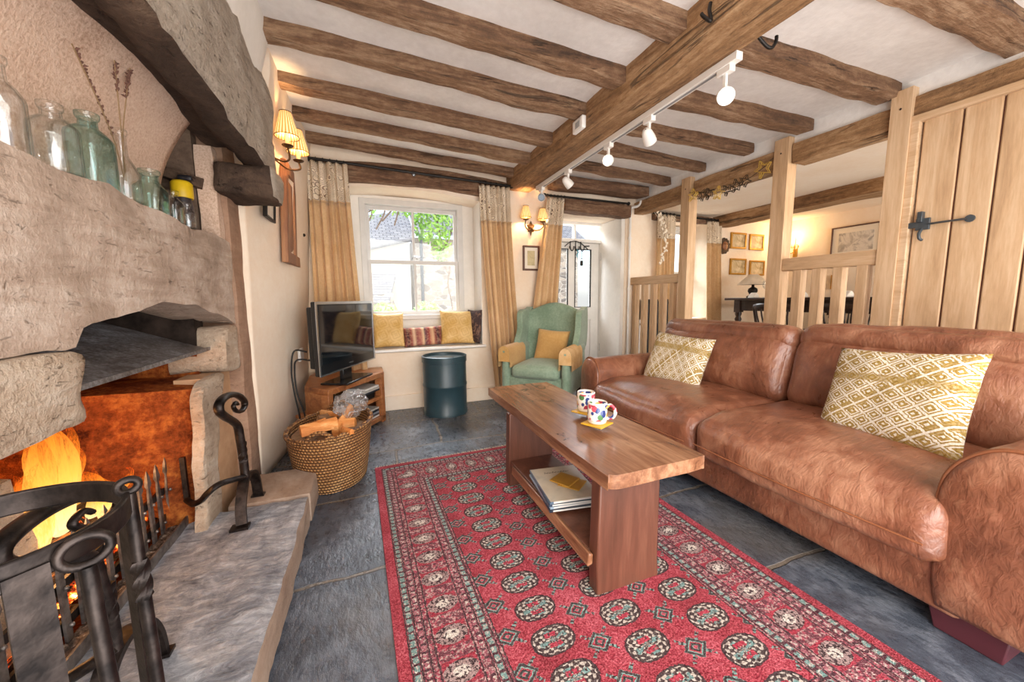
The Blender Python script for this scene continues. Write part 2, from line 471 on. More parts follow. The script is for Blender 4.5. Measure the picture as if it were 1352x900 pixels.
M['curtain'] = fabric('gold_curtain_linen', '#c69f70', '#dbb98e', .8).mat
m = MT('scroll_embroidered_header', .85, spec=.2)
vv = m.vor(15, m.map((1, .3, 1)), 'F1'); rings = (vv*30+m.noise(7, 2, .5)*7).sin().abs()
ln = m.ss(rings, .55, .22)
m.color(m.mix(ln*.85, m.ramp(m.noise(6, 3), [(.4, '#d9c5aa'), (.6, '#efe0c9')]), '#59392a')); M['header'] = m.mat
m = MT('gold_damask', .6, spec=.3); x, y, z = m.xyz()
u = (x*9).frac()-.5; w = (y*9+.0).frac()-.5; d = (u*u+w*w).sqrt(); a = w.atan2(u)
p = m.ss(((d*26+(a*4).sin()*1.2).sin()), .2, .5)
m.color(m.mix(p*.22, m.ramp(m.noise(8, 3), [(.4, '#d0a862'), (.6, '#e0be82')]), '#a9752c')); m.bump(p, .2, .004); M['damask'] = m.mat
m = MT('striped_kilim_cloth', .85, spec=.2); x, y, z = m.xyz()
f = (x*3.6+.5+m.noise(30, 2)*.03).frac()
m.color(m.mix(m.ss(m.noise(50, 3), .45, .6)*.35, m.ramp(f, [(0, '#3a2a2e'), (.12, '#9a564c'), (.2, '#dcc0a0'), (.28, '#8a5450'), (.42, '#ac6a60'), (.5, '#dcbf9a'), (.56, '#5c4550'), (.7, '#9a4840'), (.82, '#d6b08a'), (.9, '#8a4a42'), (1, '#40303a')]), '#c9a080')); M['stripe'] = m.mat
m = MT('dark_brocade', .8); n = m.ss(m.noise(28, 2, .5, None, 1), .52, .6); m.color(m.mix(n*.7, '#3b2a2a', '#8a6a58')); M['brocade'] = m.mat
M['mustard'] = fabric('mustard_linen', '#bb9054', '#cca56a', .85).mat
m = fabric('teal_wing_chair_cloth', '#728872', '#97aa94', .8); M['teal'] = m.mat
m = MT('paisley_arm_cover', .85); n = (m.vor(20)*42).sin().abs(); m.color(m.mix(m.ss(n, .3, .1)*.6, m.ramp(m.noise(9, 3), [(.4, '#cba26a'), (.6, '#dab786')]), '#8f6038')); M['armcover'] = m.mat

# diamond-woven cushion
def ikat(name, sx, sy):
    m = MT(name, .9, spec=.15); x, y, z = m.xyz()
    jx = m.noise(90, 1, .5)
    u = x*sx+(jx-.5)*.14; w = y*sy+(jx-.5)*.12
    a = (u+w).frac()-.5; b = (u-w).frac()-.5
    d = a.abs().max(b.abs())                    # diamond rings: 0 centre .. .5 edge
    row = ((w*.5).floor()*.5).frac()
    white = m.math('ADD', (d > .425)*1.0, (d > .25)*(d < .335)*1.0).min(1)
    white = white.max((d < .09)*1.0)
    white = white*(1-((u-w)*.25+.1).frac().__lt__(.16)*(d < .42)*.9)
    big = m.ss(m.math('SINE', w*PI*.5), .90, .95)      # broad mustard band rows
    white = white*(1-big*.75)
    g = m.noise(150, 2, .6)
    gold = m.ramp(g, [(.35, '#927435'), (.65, '#b99c5c')])
    m.color(m.mix(white, gold, m.ramp(g, [(.35, '#d8cdb8'), (.65, '#f3ecdf')]))); m.bump(white*.5+g, .6, .006); return m.mat
M['ikat'] = ikat('mustard_white_diamond_weave', 16, 13)
M['ikat2'] = ikat('mustard_white_diamond_knit', 13, 17)

# rug
m = MT('red_bokhara_rug', .95, spec=.1); x, y, z = m.xyz()     # local: x across 0..1.29, y along
jn = m.noise(130, 2, .6); jn2 = m.noise(130, 2, .6, m.map((1, 1, 1), (3, 7, 2)))
jx = x+(jn-.5)*.010; jy = y+(jn2-.5)*.010
W_, L_ = 1.29, 2.05
ex = jx.min(W_-jx); ey = jy.min(L_-jy); e = ex.min(ey)          # distance from the edge
field = e > .285
# guls
gx = ((jx-.43+.12)/.24).frac()-.5; gy = ((jy-.045+.0605)/.121).frac()-.5
ax = gx*.24/.068; ay = gy*.121/.047
r = (ax.abs().pow(2.4)+ay.abs().pow(2.4)).pow(1/2.4)
ang = ay.atan2(ax)
petal = m.math('SINE', ang*10)*m.math('SINE', r*19)
speck = m.noise(95, 2, .7)
gulcol = m.mix(m.ss(petal+(speck-.5)*2.2, .02, .34), '#34302f', '#cdc3b6')
gulcol = m.mix((m.math('SINE', ang*4+.6) > .35)*(r < .66)*(speck > .45)*1.0, gulcol, '#6f9c98')
core = ((ax-.0).abs()*1.0 < .3)*((ay.abs()-.34).abs() < .16)*1.0
gulcol = m.mix(core*(speck > .43), gulcol, '#b83048')
gulcol = m.mix((r > .90)*1.0, gulcol, '#2a2024')
gul = (r < 1.0)*1.0
# diamond crosses between
dx = ((jx-.43)/.24).frac()-.5; dy = ((jy-.045)/.121).frac()-.5
da = (dx*.24/.042).abs()+(dy*.121/.034).abs()
dfr = m.mix(m.ss(m.math('SINE', da*13)+(speck-.5)*1.2, -.1, .3), '#2a3434', '#7fa8a0')
dfr = m.mix((da > .46)*(da < .60)*1.0, dfr, '#b83a4c')
dfr = m.mix((da < .20)*1.0, dfr, '#c04a5c')
hook = (((dx*.24).abs()-(dy*.121).abs()*1.2).abs() < .008)*(da < 2.1)*(speck > .46)*1.0
dia = ((da < 1.0)*1.0).max(hook)
red = m.ramp(jn*.5+m.noise(6, 3, .6)*.5, [(.36, '#8a1d2c'), (.5, '#ab3042'), (.64, '#c75a68')])
fcol = m.mix(dia, red, dfr); fcol = m.mix(gul, fcol, gulcol)
# border: along coordinate
along = m.mix((ey < ex)*1.0, (1, 1, 1, 1), (0, 0, 0, 1))
al = m.math('ADD', jy*((ey > ex)*1.0), jx*((ey < ex)*1.0)+m.math('MULTIPLY', (ey < ex)*1.0, .0))
def band(lo, hi): return (e > lo)*(e < hi)*1.0
busy = m.mix(m.ss(speck+(m.noise(60, 2, .6)-.5)*.8, .44, .56), '#3a2c34', m.mix(m.ss(jn2, .45, .55), '#b4485c', '#cdbdb2'))
bcol = m.mix(.0, red, red)
bcol = m.mix(band(.034, .285), bcol, m.mix(.28, busy, '#a83a50'))
bl = (al/.027).frac()-.5
def dots(lo, hi, c):
    global bcol
    mid = (lo+hi)/2; rr = ((e-mid)/((hi-lo)*.42)).abs().max((bl/.36).abs())
    bcol = m.mix(band(lo, hi), bcol, m.mix((rr < 1)*1.0, '#42202c', m.mix(m.ss(speck, .50, .60), c, '#cfc4b8')))
dots(.040, .058, '#6f9a94'); dots(.068, .084, '#a8606c'); dots(.226, .240, '#a8606c'); dots(.250, .268, '#6f9a94')
bm_ = (al/.121).frac()-.5
br_ = ((e-.16)/.05).pow(2)+(bm_*.121/.034).pow(2)
inb = band(.112, .208)
bcol = m.mix(inb*((bm_.abs() < .33)*1.0), bcol, m.mix(m.ss(speck, .5, .56)*.5, '#b02c42', '#4a2a34'))
bcol = m.mix(inb*((br_ < 1)*1.0), bcol, m.mix(m.ss(speck+(jn-.5), .42, .52), '#2c2528', '#a8908c'))
bcol = m.mix(inb*((br_ < .22)*1.0), bcol, m.mix(m.ss(speck, .42, .5), '#3a3034', '#e2d9cd'))
for q in (.036, .062, .088, .106, .214, .244, .272, .283):
    bcol = m.mix(((e-q).abs() < .0022)*1.0, bcol, '#2a1c22')
grain = m.noise(260, 2, .7)
m.color(m.mix(m.ss(grain, .35, .65), m.mix(.45, m.mix(field*1.0, bcol, fcol), '#3a1a20'), m.mix(.10, m.mix(field*1.0, bcol, fcol), '#e8c8c4'))); m.bump(jn+grain, .6, .008); M['rug'] = m.mat
M['fringe'] = plain('rug_fringe_cream', '#cbbda6', .9).mat
# ================================================================ room shell
b = MB(); b.box(-1.3, 2.86, -.6, 4.05, -.06, 0); struct(b, 'floor', M['floor'])
b = MB(); b.box(2.86, 5.5, -.6, 3.52, -.06, .2); b.box(2.80, 2.862, -.6, 3.52, -.06, .2); struct(b, 'floor', M['floor'])
# ceilings
b = MB(); b.hexa([(-.7, -.6, 2.282), (1.42, -.6, 2.176), (1.42, 3.56, 2.176), (-.7, 3.56, 2.282)], [(-.7, -.6, 2.36), (1.42, -.6, 2.36), (1.42, 3.56, 2.36), (-.7, 3.56, 2.36)])
b.hexa([(1.42, -.6, 2.176), (2.9, -.6, 2.155), (2.9, 3.56, 2.155), (1.42, 3.56, 2.176)], [(1.42, -.6, 2.36), (2.9, -.6, 2.36), (2.9, 3.56, 2.36), (1.42, 3.56, 2.36)])
struct(b, 'ceiling', M['ceil'])
b = MB(); b.box(2.86, 5.4, -.6, 3.56, 1.965, 2.05); struct(b, 'ceiling', M['walld'])
b = MB(); b.box(2.83, 2.88, -.6, 3.52, 2.03, 2.19); struct(b, 'wall_partition', M['ceil'])
# left wall (old, leaning inwards towards the top)
def wl(u, v):
    y = 2.325+u*1.235; z = v*2.35
    t = sstep(2.05, 3.0, y)
    x0 = -.60+.075*sstep(2.1, 3.4, y)
    lean_back = .15*z/2.2
    lean_front = .20*sstep(1.45, 2.25, z)
    x = x0+lean_front*(1-t)+lean_back*t
    return (x+noise.noise(Vector((0, y*2, z*2)))*.008, y, z)
b = MB(); b.grid(wl, 40, 50)
o = struct(b, 'wall_left', M['wall']); sm_ = o.modifiers.new('solid', 'SOLIDIFY'); sm_.thickness = .12; sm_.offset = 1
for p in o.data.polygons: pass
# chimney breast plaster above the stone, rounding up into the ceiling
def cb(u, v):
    y = -.3+u*2.68; z = 1.95+v*.42
    x = -.43+.06*sstep(1.95, 2.3, z)+noise.noise(Vector((5, y*3, z*3)))*.012
    if u > .93: x -= (u-.93)*1.2
    return (x, y, z)
b = MB(); b.grid(cb, 40, 10); struct(b, 'wall_chimney', M['reveal'])
# window wall, thick, with recesses
YB = 3.49; YF = 4.02
b = MB()
b.box(-.75, -.11, YB, YF, 0, 2.36)
b.box(-.11, 1.035, YB, YF, -.02, .53)
b.box(-.11, 1.035, YB+.31, YF, .53, .80)
b.box(1.035, 1.80, YB, YF, 0, 2.36)
arch = [(-.11, 2.36), (-.11, 1.945)]+[(-.11+1.145*t, 1.945+.035*math.sin(PI*min(1, t*1.0))-.03*t) for t in [i/14 for i in range(1, 14)]]+[(1.035, 1.915), (1.035, 2.36)]
b.prism(arch, 'y', YB, YF)
b.box(1.80, 2.70, YB, YF, 1.885, 2.36)
b.prism([(2.70, YB), (3.16, YB), (3.16, YF), (2.66, YF), (2.66, 3.9)], 'z', 0, 2.36)
b.box(3.16, 3.98, YB, YF, -.02, .74); b.box(3.16, 3.98, YB, YF, 1.90, 2.36); b.box(3.98, 5.4, YB, YF, 0, 2.36)
struct(b, 'wall_back', M['wall'])
# white-painted reveal skins of the two recesses
b = MB()
b.box(-.112, -.104, YB+.005, 3.76, .55, 1.95); b.box(1.029, 1.037, YB+.005, 3.76, .55, 1.93)
b.box(-.11, 1.035, 3.755, 3.80, .55, .86); b.box(-.11, -.012, 3.755, 3.80, .86, 1.96); b.box(.895, 1.035, 3.755, 3.80, .86, 1.94)
b.box(-.012, .895, 3.755, 3.80, 1.905, 1.96)
struct(b, 'trim_1', M['reveal'], bevel=.003)
b = MB(); b.box(2.655, 2.70, 3.50, 3.9, .0, 1.88); struct(b, 'trim_2', M['reveal'])
b = MB(); b.box(5.2, 5.4, -.6, YB, 0, 2.05); struct(b, 'wall_right', M['walld'])
# baseboard under the window seat, slightly proud
b = MB(); b.box(-.5, 1.79, YB-.018, YB, 0, .135); struct(b, 'baseboard_back', M['wall'], bevel=.005)
b = MB(); b.box(2.87, 5.2, YB-.015, YB, .2, .33); struct(b, 'baseboard_dining', M['white'], bevel=.004)
# window seat board
b = MB(); b.box(-.11, 1.06, YB-.035, 3.765, .535, .562)
solo(b, 'window_seat', M['white'], 'white painted window seat board below the sash window', 'window seat', bevel=.008)

# ---------------------------------------------------------------- glass
m = MT('window_glass', .02); nt = m.nt; tr = m.node('ShaderNodeBsdfTransparent'); gl = m.node('ShaderNodeBsdfGlossy'); gl.inputs['Roughness'].default_value = .02
mxs = m.node('ShaderNodeMixShader'); mxs.inputs[0].default_value = .05; nt.links.new(tr.outputs[0], mxs.inputs[1]); nt.links.new(gl.outputs[0], mxs.inputs[2])
nt.links.new(mxs.outputs[0], nt.nodes['Material Output'].inputs[0]); tr.inputs[0].default_value = (.97, .985, 1, 1); M['pane'] = m.mat

M['sashp'] = plain('shaded_white_sash_paint', '#cfccc8', .4, 0, .02).mat  # white paint darkened: grey shading of the frames put into the colour
def sash(name, x0, x1, z0, z1, y, mid=True, label=None):
    w = .05
    f = MB()
    f.box(x0-.03, x0+.022, y-.02, y+.09, z0-.02, z1+.03); f.box(x1-.022, x1+.03, y-.02, y+.09, z0-.02, z1+.03)
    f.box(x0-.03, x1+.03, y-.02, y+.09, z1-.02, z1+.03); f.box(x0-.05, x1+.05, y-.05, y+.09, z0-.05, z0-.005)
    win = struct(f, name, M['sashp'], bevel=.004, label=label)
    zm = (z0+z1)/2-.02
    for (a, c, yy, nm) in ((zm-.018, z1-.02, y+.035, 'upper_sash'), (z0-.005, zm+.018, y+.0, 'lower_sash')):
        s_ = MB()
        s_.box(x0+.02, x0+.052, yy, yy+.03, a, c); s_.box(x1-.052, x1-.02, yy, yy+.03, a, c)
        s_.box(x0+.05, x1-.05, yy, yy+.03, a, a+.036); s_.box(x0+.05, x1-.05, yy, yy+.03, c-.036, c)
        xm = (x0+x1)/2
        if mid: s_.box(xm-.011, xm+.011, yy, yy+.03, a+.03, c-.03)
        so = s_.build(nm, M['sashp'], win, bevel=.003)
        g = MB(); g.box(x0+.045, x1-.045, yy+.013, yy+.016, a+.03, c-.03); g.build('pane', M['pane'], so)
    return win
win1 = sash('window_1', -.006, .89, .862, 1.90, 3.76)
l_ = MB(); l_.tube([(.44, 3.745, 1.405), (.47, 3.74, 1.41), (.49, 3.745, 1.405)], .008); l_.ball((.44, 3.745, 1.41), .013); l_.build('sash_latch', M['chrome'], win1)
sash('window_2', 3.2, 3.94, .80, 1.86, 3.78)

# ---------------------------------------------------------------- glazed door in its recess
DY = 3.92
f = MB()
f.box(1.79, 2.03, DY-.03, DY+.08, 0, 1.89); f.box(2.655, 2.70, DY-.03, DY+.08, 0, 1.89)
f.box(1.79, 2.70, DY-.032, DY+.08, 1.855, 1.90); f.box(1.98, 2.70, DY-.03, DY+.08, 1.655, 1.695); f.box(2.30, 2.325, DY-.01, DY+.05, 1.69, 1.86)
d1 = struct(f, 'door_1', M['white'], bevel=.004)
g = MB(); g.box(2.03, 2.655, DY+.02, DY+.024, 1.69, 1.86); g.build('pane', M['pane'], d1)
leaf = MB()
x0, x1, z0, z1 = 2.035, 2.65, .03, 1.65
leaf.box(x0, x0+.05, DY, DY+.045, z0, z1); leaf.box(x1-.11, x1, DY, DY+.045, z0, z1)
leaf.box(x0, x1, DY, DY+.045, 1.58, z1); leaf.box(x0, x1, DY, DY+.045, z0, .20); leaf.box(x0, x1, DY, DY+.045, .74, .89)
leaf.box(2.225, 2.315, DY, DY+.045, .2, 1.6)
leaf.box(x0+.04, 2.23, DY+.018, DY+.03, .19, .75); leaf.box(2.31, x1-.1, DY+.018, DY+.03, .19, .75)
lf = leaf.build('door_leaf', M['white'], d1, bevel=.005)
g = MB(); g.box(x0+.045, 2.23, DY+.02, DY+.024, .88, 1.59); g.box(2.31, x1-.105, DY+.02, DY+.024, .88, 1.59); g.build('pane', M['pane'], lf)
g = MB()
for (a, c) in ((x0+.05, 2.225), (2.315, x1-.11)):
    g.box(a, a+.008, DY-.004, DY+.02, .89, 1.58); g.box(c-.008, c, DY-.004, DY+.02, .89, 1.58); g.box(a, c, DY-.004, DY+.02, .89, .898); g.box(a, c, DY-.004, DY+.02, 1.572, 1.58)
g.build('glazing_bead', M['blackmetal'], lf)
g = MB()
for z in (.35, 1.45): g.box(2.652, 2.664, DY-.036, DY-.028, z, z+.09)
g.build('hinge', M['chrome'], d1)
# forged hook hanger on the door
t = thing('hook_hanger', 'black wrought iron arched hanger with hooks on the white glazed door', 'hook rack', (2.30, 3.88, 1.62))
g = MB(); g.tube(spline([(2.16, 3.885, 1.60), (2.22, 3.885, 1.645), (2.29, 3.885, 1.665), (2.37, 3.885, 1.645), (2.43, 3.885, 1.605), (2.47, 3.885, 1.575)]), .010, 6, flat=(1, .5)); g.tube([(2.42, 3.885, 1.61), (2.49, 3.885, 1.615)], .007, 6); g.build('arched_bar', M['blackmetal'], t)
for hx in (2.23, 2.30, 2.37):
    g = MB(); g.tube(spline([(hx, 3.88, 1.66), (hx, 3.88, 1.58), (hx+.012, 3.862, 1.55), (hx+.024, 3.85, 1.57), (hx+.026, 3.848, 1.60)]), .006, 6); g.tube(spline([(hx, 3.88, 1.6), (hx-.012, 3.87, 1.575), (hx-.022, 3.86, 1.6)]), .005, 6); g.build('hook', M['blackmetal'], t)
t = thing('old_padlock', 'dark padlock hanging on a cord from the hook hanger on the door', 'padlock', (2.37, 3.86, 1.42))
g = MB(); g.tube([(2.372, 3.862, 1.55), (2.374, 3.864, 1.46)], .0035, 6); g.build('cord', M['blackmetal'], t)
g = MB(); g.puff((2.374, 3.866, 1.41), (.035, .02, .06), .008, n=4); g.build('lock_body', M['blackmetal'], t)
g = MB(); g.tube(spline([(2.362, 3.866, 1.435), (2.362, 3.866, 1.455), (2.374, 3.866, 1.467), (2.386, 3.866, 1.455), (2.386, 3.866, 1.435)]), .004, 6); g.build('shackle', M['chrome'], t)
b = MB(); b.tube(spline([(2.305, 3.853, 1.565), (2.315, 3.848, 1.53), (2.30, 3.85, 1.50), (2.31, 3.85, 1.475)]), .006, 6)
solo(b, 'key_fob', plain('turquoise_plastic', '#4fa6b8', .4).mat, 'small turquoise fob hanging from the middle door hook', 'key fob')

# ---------------------------------------------------------------- timber ceiling
def joist(x0, z0, x1, z1, y, w, h, label, seed, group, mat='beam', y1=None):
    b = MB(); L = x1-x0
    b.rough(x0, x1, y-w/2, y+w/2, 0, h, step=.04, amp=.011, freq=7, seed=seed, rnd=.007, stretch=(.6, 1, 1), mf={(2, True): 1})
    y1 = y if y1 is None else y1
    for v in b.v:
        t = (v.x-x0)/L; v.z += z0+(z1-z0)*t; v.y += (y1-y)*t
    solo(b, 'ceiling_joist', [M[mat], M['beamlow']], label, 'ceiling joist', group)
GL = 'joists left of the main beam'; GR = 'joists right of the main beam'
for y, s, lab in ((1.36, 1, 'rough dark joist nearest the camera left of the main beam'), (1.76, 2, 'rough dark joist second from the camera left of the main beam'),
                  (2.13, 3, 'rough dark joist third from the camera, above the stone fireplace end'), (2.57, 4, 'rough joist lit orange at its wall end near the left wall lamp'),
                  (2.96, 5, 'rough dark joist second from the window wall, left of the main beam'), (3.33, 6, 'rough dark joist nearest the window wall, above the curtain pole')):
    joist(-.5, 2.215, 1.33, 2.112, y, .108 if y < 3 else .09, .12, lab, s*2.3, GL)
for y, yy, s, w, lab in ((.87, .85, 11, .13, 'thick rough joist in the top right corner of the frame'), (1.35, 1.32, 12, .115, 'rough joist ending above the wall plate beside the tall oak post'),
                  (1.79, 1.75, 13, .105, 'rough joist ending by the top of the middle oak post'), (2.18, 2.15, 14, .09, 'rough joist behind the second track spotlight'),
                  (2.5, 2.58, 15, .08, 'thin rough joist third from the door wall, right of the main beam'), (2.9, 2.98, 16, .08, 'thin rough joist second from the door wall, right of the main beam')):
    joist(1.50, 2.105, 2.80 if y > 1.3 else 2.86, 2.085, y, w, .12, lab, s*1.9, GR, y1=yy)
b = MB(); b.rough(1.30, 1.53, -.55, 3.49, 2.035, 2.26, step=.05, amp=.009, freq=5, seed=4, rnd=.008, stretch=(1, .5, 1))
solo(b, 'main_beam', M['beamy'], 'large squared old timber beam running along the middle of the ceiling', 'ceiling beam')
for s, y0, y1, z0, z1, lab in ((7, -.5, 1.215, 1.925, 2.06, 'old timber wall plate above the plank door'), (8, 1.30, 1.825, 1.91, 2.05, 'short length of old wall plate between the middle and tall oak posts'), (9, 1.94, 2.67, 1.905, 2.045, 'length of old wall plate carrying the star garland'), (10, 2.80, 3.49, 1.91, 2.045, 'far length of old wall plate between the first oak post and window wall')):
    b = MB(); b.rough(2.80, 2.93, y0, y1, z0, z1, step=.055, amp=.009, freq=5, seed=s, rnd=.012, stretch=(1, .5, 1))
    solo(b, 'wall_plate', M['beamy'], lab, 'timber beam', 'wall plate over the oak partition')
b = MB(); b.rough(3.98, 4.22, -.5, 3.49, 1.85, 1.99, step=.06, amp=.012, freq=4, seed=21, rnd=.015, stretch=(1, .5, 1))
solo(b, 'dining_beam', M['beamy'], 'old timber beam crossing the dining room ceiling beyond the partition', 'ceiling beam')
# lintels over window and door
b = MB(); b.rough(-.42, 1.30, 3.44, 3.56, 0, .16, step=.05, amp=.010, freq=5, seed=31, rnd=.012, stretch=(.6, 1, 1))
for v in b.v:
    t = (v.x+.42)/1.72; v.z += 1.955+.045*math.sin(PI*t)-.02*t
solo(b, 'window_lintel', M['beamx'], 'slightly arched old timber lintel over the sash window', 'lintel')
b = MB(); b.rough(1.90, 2.72, 3.42, 3.56, 0, .13, step=.05, amp=.012, freq=5, seed=32, rnd=.012, stretch=(.6, 1, 1))
for v in b.v: v.z += 1.88-.01*(v.x-1.9)
solo(b, 'door_lintel', M['beamx'], 'old dark timber lintel over the white glazed door', 'lintel')
b = MB(); b.rough(1.70, 2.80, 3.24, 3.42, 0, .10, step=.05, amp=.012, freq=5, seed=33, rnd=.012, stretch=(.6, 1, 1))
for v in b.v: v.z += 2.055
solo(b, 'ceiling_joist', M['beamx'], 'dark joist against the wall above the glazed door', 'ceiling joist', GR)
b = MB(); b.rough(3.05, 3.95, 3.43, 3.50, 1.87, 1.955, step=.05, amp=.008, seed=34)
solo(b, 'dining_window_lintel', M['beamx'], 'brown timber lintel over the dining room window', 'lintel')

# ---------------------------------------------------------------- oak partition
def post(y0, y1, ztop, lab, x0=2.775, x1=2.87, zb=.0):
    b = MB(); b.box(x0, x1, y0, y1, zb, ztop); b.lathe([(.006, 0), (.006, .003)], (x0-.001, (y0+y1)/2, ztop-.10), 8, m=1, rot=Matrix.Rotation(-PI/2, 3, 'Y'))
    solo(b, 'oak_post', [M['oakz'], M['darkwood']], lab, 'wooden post', 'square oak posts of the partition', bevel=.004)
post(2.685, 2.785, 2.085, 'square pale oak post furthest from camera, left end by the short balustrade')
post(1.835, 1.935, 2.10, 'middle square pale oak post with the star garland tied to its left')
post(1.205, 1.295, 2.11, 'tall pale oak post beside the plank door')
def balustrade(y0, y1, z0, z1, ys, lab, sw):
    t = thing('oak_balustrade', lab, 'balustrade', (2.82, (y0+y1)/2, .2), group='oak balustrade panels')
    b = MB(); b.box(2.785, 2.855, y0, y1, z0, z1); b.build('top_rail', M['oaky'], t, bevel=.006)
    b = MB(); b.box(2.785, 2.855, y0, y1, .2, .27); b.build('bottom_rail', M['oaky'], t, bevel=.006)
    for y in ys:
        b = MB(); b.box(2.79, 2.85, y-sw/2, y+sw/2, .26, z0+.01); b.build('slat', M['oakz'], t, bevel=.003)
    return t
balustrade(2.785, 3.54, 1.142, 1.225, (3.43, 3.29, 3.15, 3.01, 2.88), 'short oak balustrade left of the first post, beside the white pipe', .045)
balustrade(1.295, 1.835, 1.178, 1.265, (1.73, 1.61, 1.49, 1.365), 'oak balustrade panel between the middle and tall posts, behind the sofa', .055)
# boarded door
M['steel'] = plain('grey_forged_steel', '#596066', .45, .6).mat
f = MB(); f.box(2.785, 2.85, -.55, 1.215, 1.915, 1.955); f.box(2.785, 2.85, 1.17, 1.207, .2, 1.93)
d2 = struct(f, 'door_2', M['oaky'], bevel=.005)
ys = [1.165, 1.018, .890, .775, .64, .50, .36, .22, .05, -.12, -.30, -.5]
for a, c in zip(ys, ys[1:]):
    b = MB(); b.box(2.805, 2.835, c+.003, a-.003, .2, 1.92)
    b.build('plank', M['oakz'], d2, bevel=.006)
b = MB(); b.box(2.79, 2.806, -.5, 1.165, .2, 1.90) if False else b.box(2.812, 2.830, -.5, 1.165, .2, 1.91); b.build('plank_tongue', M['tablez'], d2)
b = MB()
b.tube(spline([(2.795, 1.11, 1.372), (2.785, 1.05, 1.372), (2.785, .99, 1.372), (2.79, .955, 1.372)]), .009, 6, flat=(1, .6)); b.lathe([(.018, 0), (.018, .008)], (2.798, .95, 1.372), 12, rot=Matrix.Rotation(-PI/2, 3, 'Y'))
lt = b.build('latch_bar', M['steel'], d2)
b = MB(); b.box(2.786, 2.80, 1.09, 1.145, 1.345, 1.405); b.box(2.77, 2.80, 1.115, 1.135, 1.385, 1.44); b.tube(spline([(2.79, 1.12, 1.35), (2.77, 1.12, 1.325), (2.765, 1.115, 1.30), (2.78, 1.11, 1.29)]), .008, 6); b.box(2.786, 2.80, 1.135, 1.175, 1.36, 1.39)
b.build('keeper', M['steel'], lt, bevel=.003)
# white pipe in the corner
b = MB(); b.tube(spline([(2.735, 3.455, .02), (2.735, 3.455, .9), (2.735, 3.455, 1.6), (2.735, 3.455, 1.93), (2.74, 3.43, 1.975), (2.78, 3.40, 1.985), (2.80, 3.38, 2.01), (2.80, 3.37, 2.04)], 6), .014, 10)
for z in (.35, 1.1, 1.65): b.lathe([(.019, z-.015), (.021, z), (.019, z+.015)], (2.735, 3.455, 0), 12)
solo(b, 'heating_pipe', M['white'], 'white vertical pipe with curved top beside the glazed door', 'pipe')

# ---------------------------------------------------------------- outside
b = MB(); b.box(-14, 20, 4.05, 30, -.12, -.06)
struct(b, 'trim_3', plain('pale_paving', '#b9b4aa', .8).mat)
m = MT('random_rubble_wall', .9); v_ = m.vor(4.2, m.map((1, 1, 1.9)), 'DISTANCE_TO_EDGE'); cc = m.vor(4.2, m.map((1, 1, 1.9)), 'F1', 'Color')
sc_ = m.node('ShaderNodeSeparateColor'); m.link(cc, sc_.inputs[0]); m.color(m.mix(m.ss(v_, .03, .07), '#c9c4bc', m.ramp(S(m, sc_.outputs[0]), [(0, '#77736f'), (.5, '#9c958c'), (1, '#b9afa2')]))); m.bump(m.ss(v_, .0, .08), .6, .03); rub = m.mat
m = MT('grey_slate_roof', .7); x, y, z = m.xyz(); br2 = m.node('ShaderNodeTexBrick'); m.link(m.vec(x, z*1.4, 0), br2.inputs['Vector']); br2.inputs['Scale'].default_value = 3.2; br2.inputs['Mortar Size'].default_value = .03
br2.inputs['Color1'].default_value = lin('#8d929b'); br2.inputs['Color2'].default_value = lin('#a9adb3'); br2.inputs['Mortar'].default_value = lin('#5d626b'); m.color(S(m, br2.outputs[0])); slate = m.mat
wht = plain('white_render', '#dedbd5', .9, 0, .01).mat
t = thing('cottage', 'white rendered cottage with grey slate roof seen through the sash window', 'building', (0, 9.2, 0))
b = MB(); b.prism([(-3.2, -.06), (.95, -.06), (.95, 2.33), (-3.2, 1.3)], 'y', 9.0, 10.5); b.build('wall', wht, t)
b = MB(); b.hexa([(-3.4, 8.8, 1.28), (1.05, 8.8, 2.38), (1.05, 10.4, 3.25), (-3.4, 10.4, 2.4)], [(-3.4, 8.8, 1.36), (1.05, 8.8, 2.46), (1.05, 10.4, 3.33), (-3.4, 10.4, 2.48)]); b.build('roof', slate, t)
b = MB(); b.tube([(-3.4, 8.76, 1.28), (1.05, 8.76, 2.37)], .05, 8); b.build('gutter', plain('grey_gutter', '#7d8086', .5).mat, t)
t = thing('stone_barn', 'rubble stone building right of the white cottage through the window', 'building', (2.4, 9.3, 0))
b = MB(); b.box(1.08, 5.5, 9.15, 11, -.06, 2.45); b.build('wall', rub, t)
b = MB(); b.hexa([(1.08, 8.9, 2.5), (5.6, 8.9, 2.5), (5.6, 10.5, 3.5), (1.08, 10.5, 3.5)], [(1.08, 8.9, 2.58), (5.6, 8.9, 2.58), (5.6, 10.5, 3.58), (1.08, 10.5, 3.58)]); b.build('roof', slate, t)
b = MB(); b.tube([(1.22, 9.05, -.05), (1.22, 9.05, 2.4), (1.22, 8.92, 2.5)], .035, 8); b.build('drainpipe', plain('blue_grey_pipe', '#4a5868', .5).mat, t)
t = thing('lean_to', 'small slate roofed porch at the foot of the white cottage', 'porch', (0, 8.2, 0))
b = MB(); b.prism([(-.6, -.06), (.50, -.06), (.50, 1.15), (-.6, 1.0)], 'y', 8.0, 8.9); b.build('wall', rub, t)
b = MB(); b.hexa([(-.7, 7.85, .95), (.40, 7.85, .95), (.62, 8.9, 1.55), (-.7, 8.9, 1.55)], [(-.7, 7.85, 1.0), (.40, 7.85, 1.0), (.62, 8.9, 1.6), (-.7, 8.9, 1.6)]); b.build('roof', slate, t)
m = MT('fresh_leaves', .6); ln_ = m.noise(3, 3); m.color(m.ramp(ln_, [(.35, '#5f9a3a'), (.65, '#a5cc66')])); m.set(Subsurface_Weight=0.0); leafm = m.mat
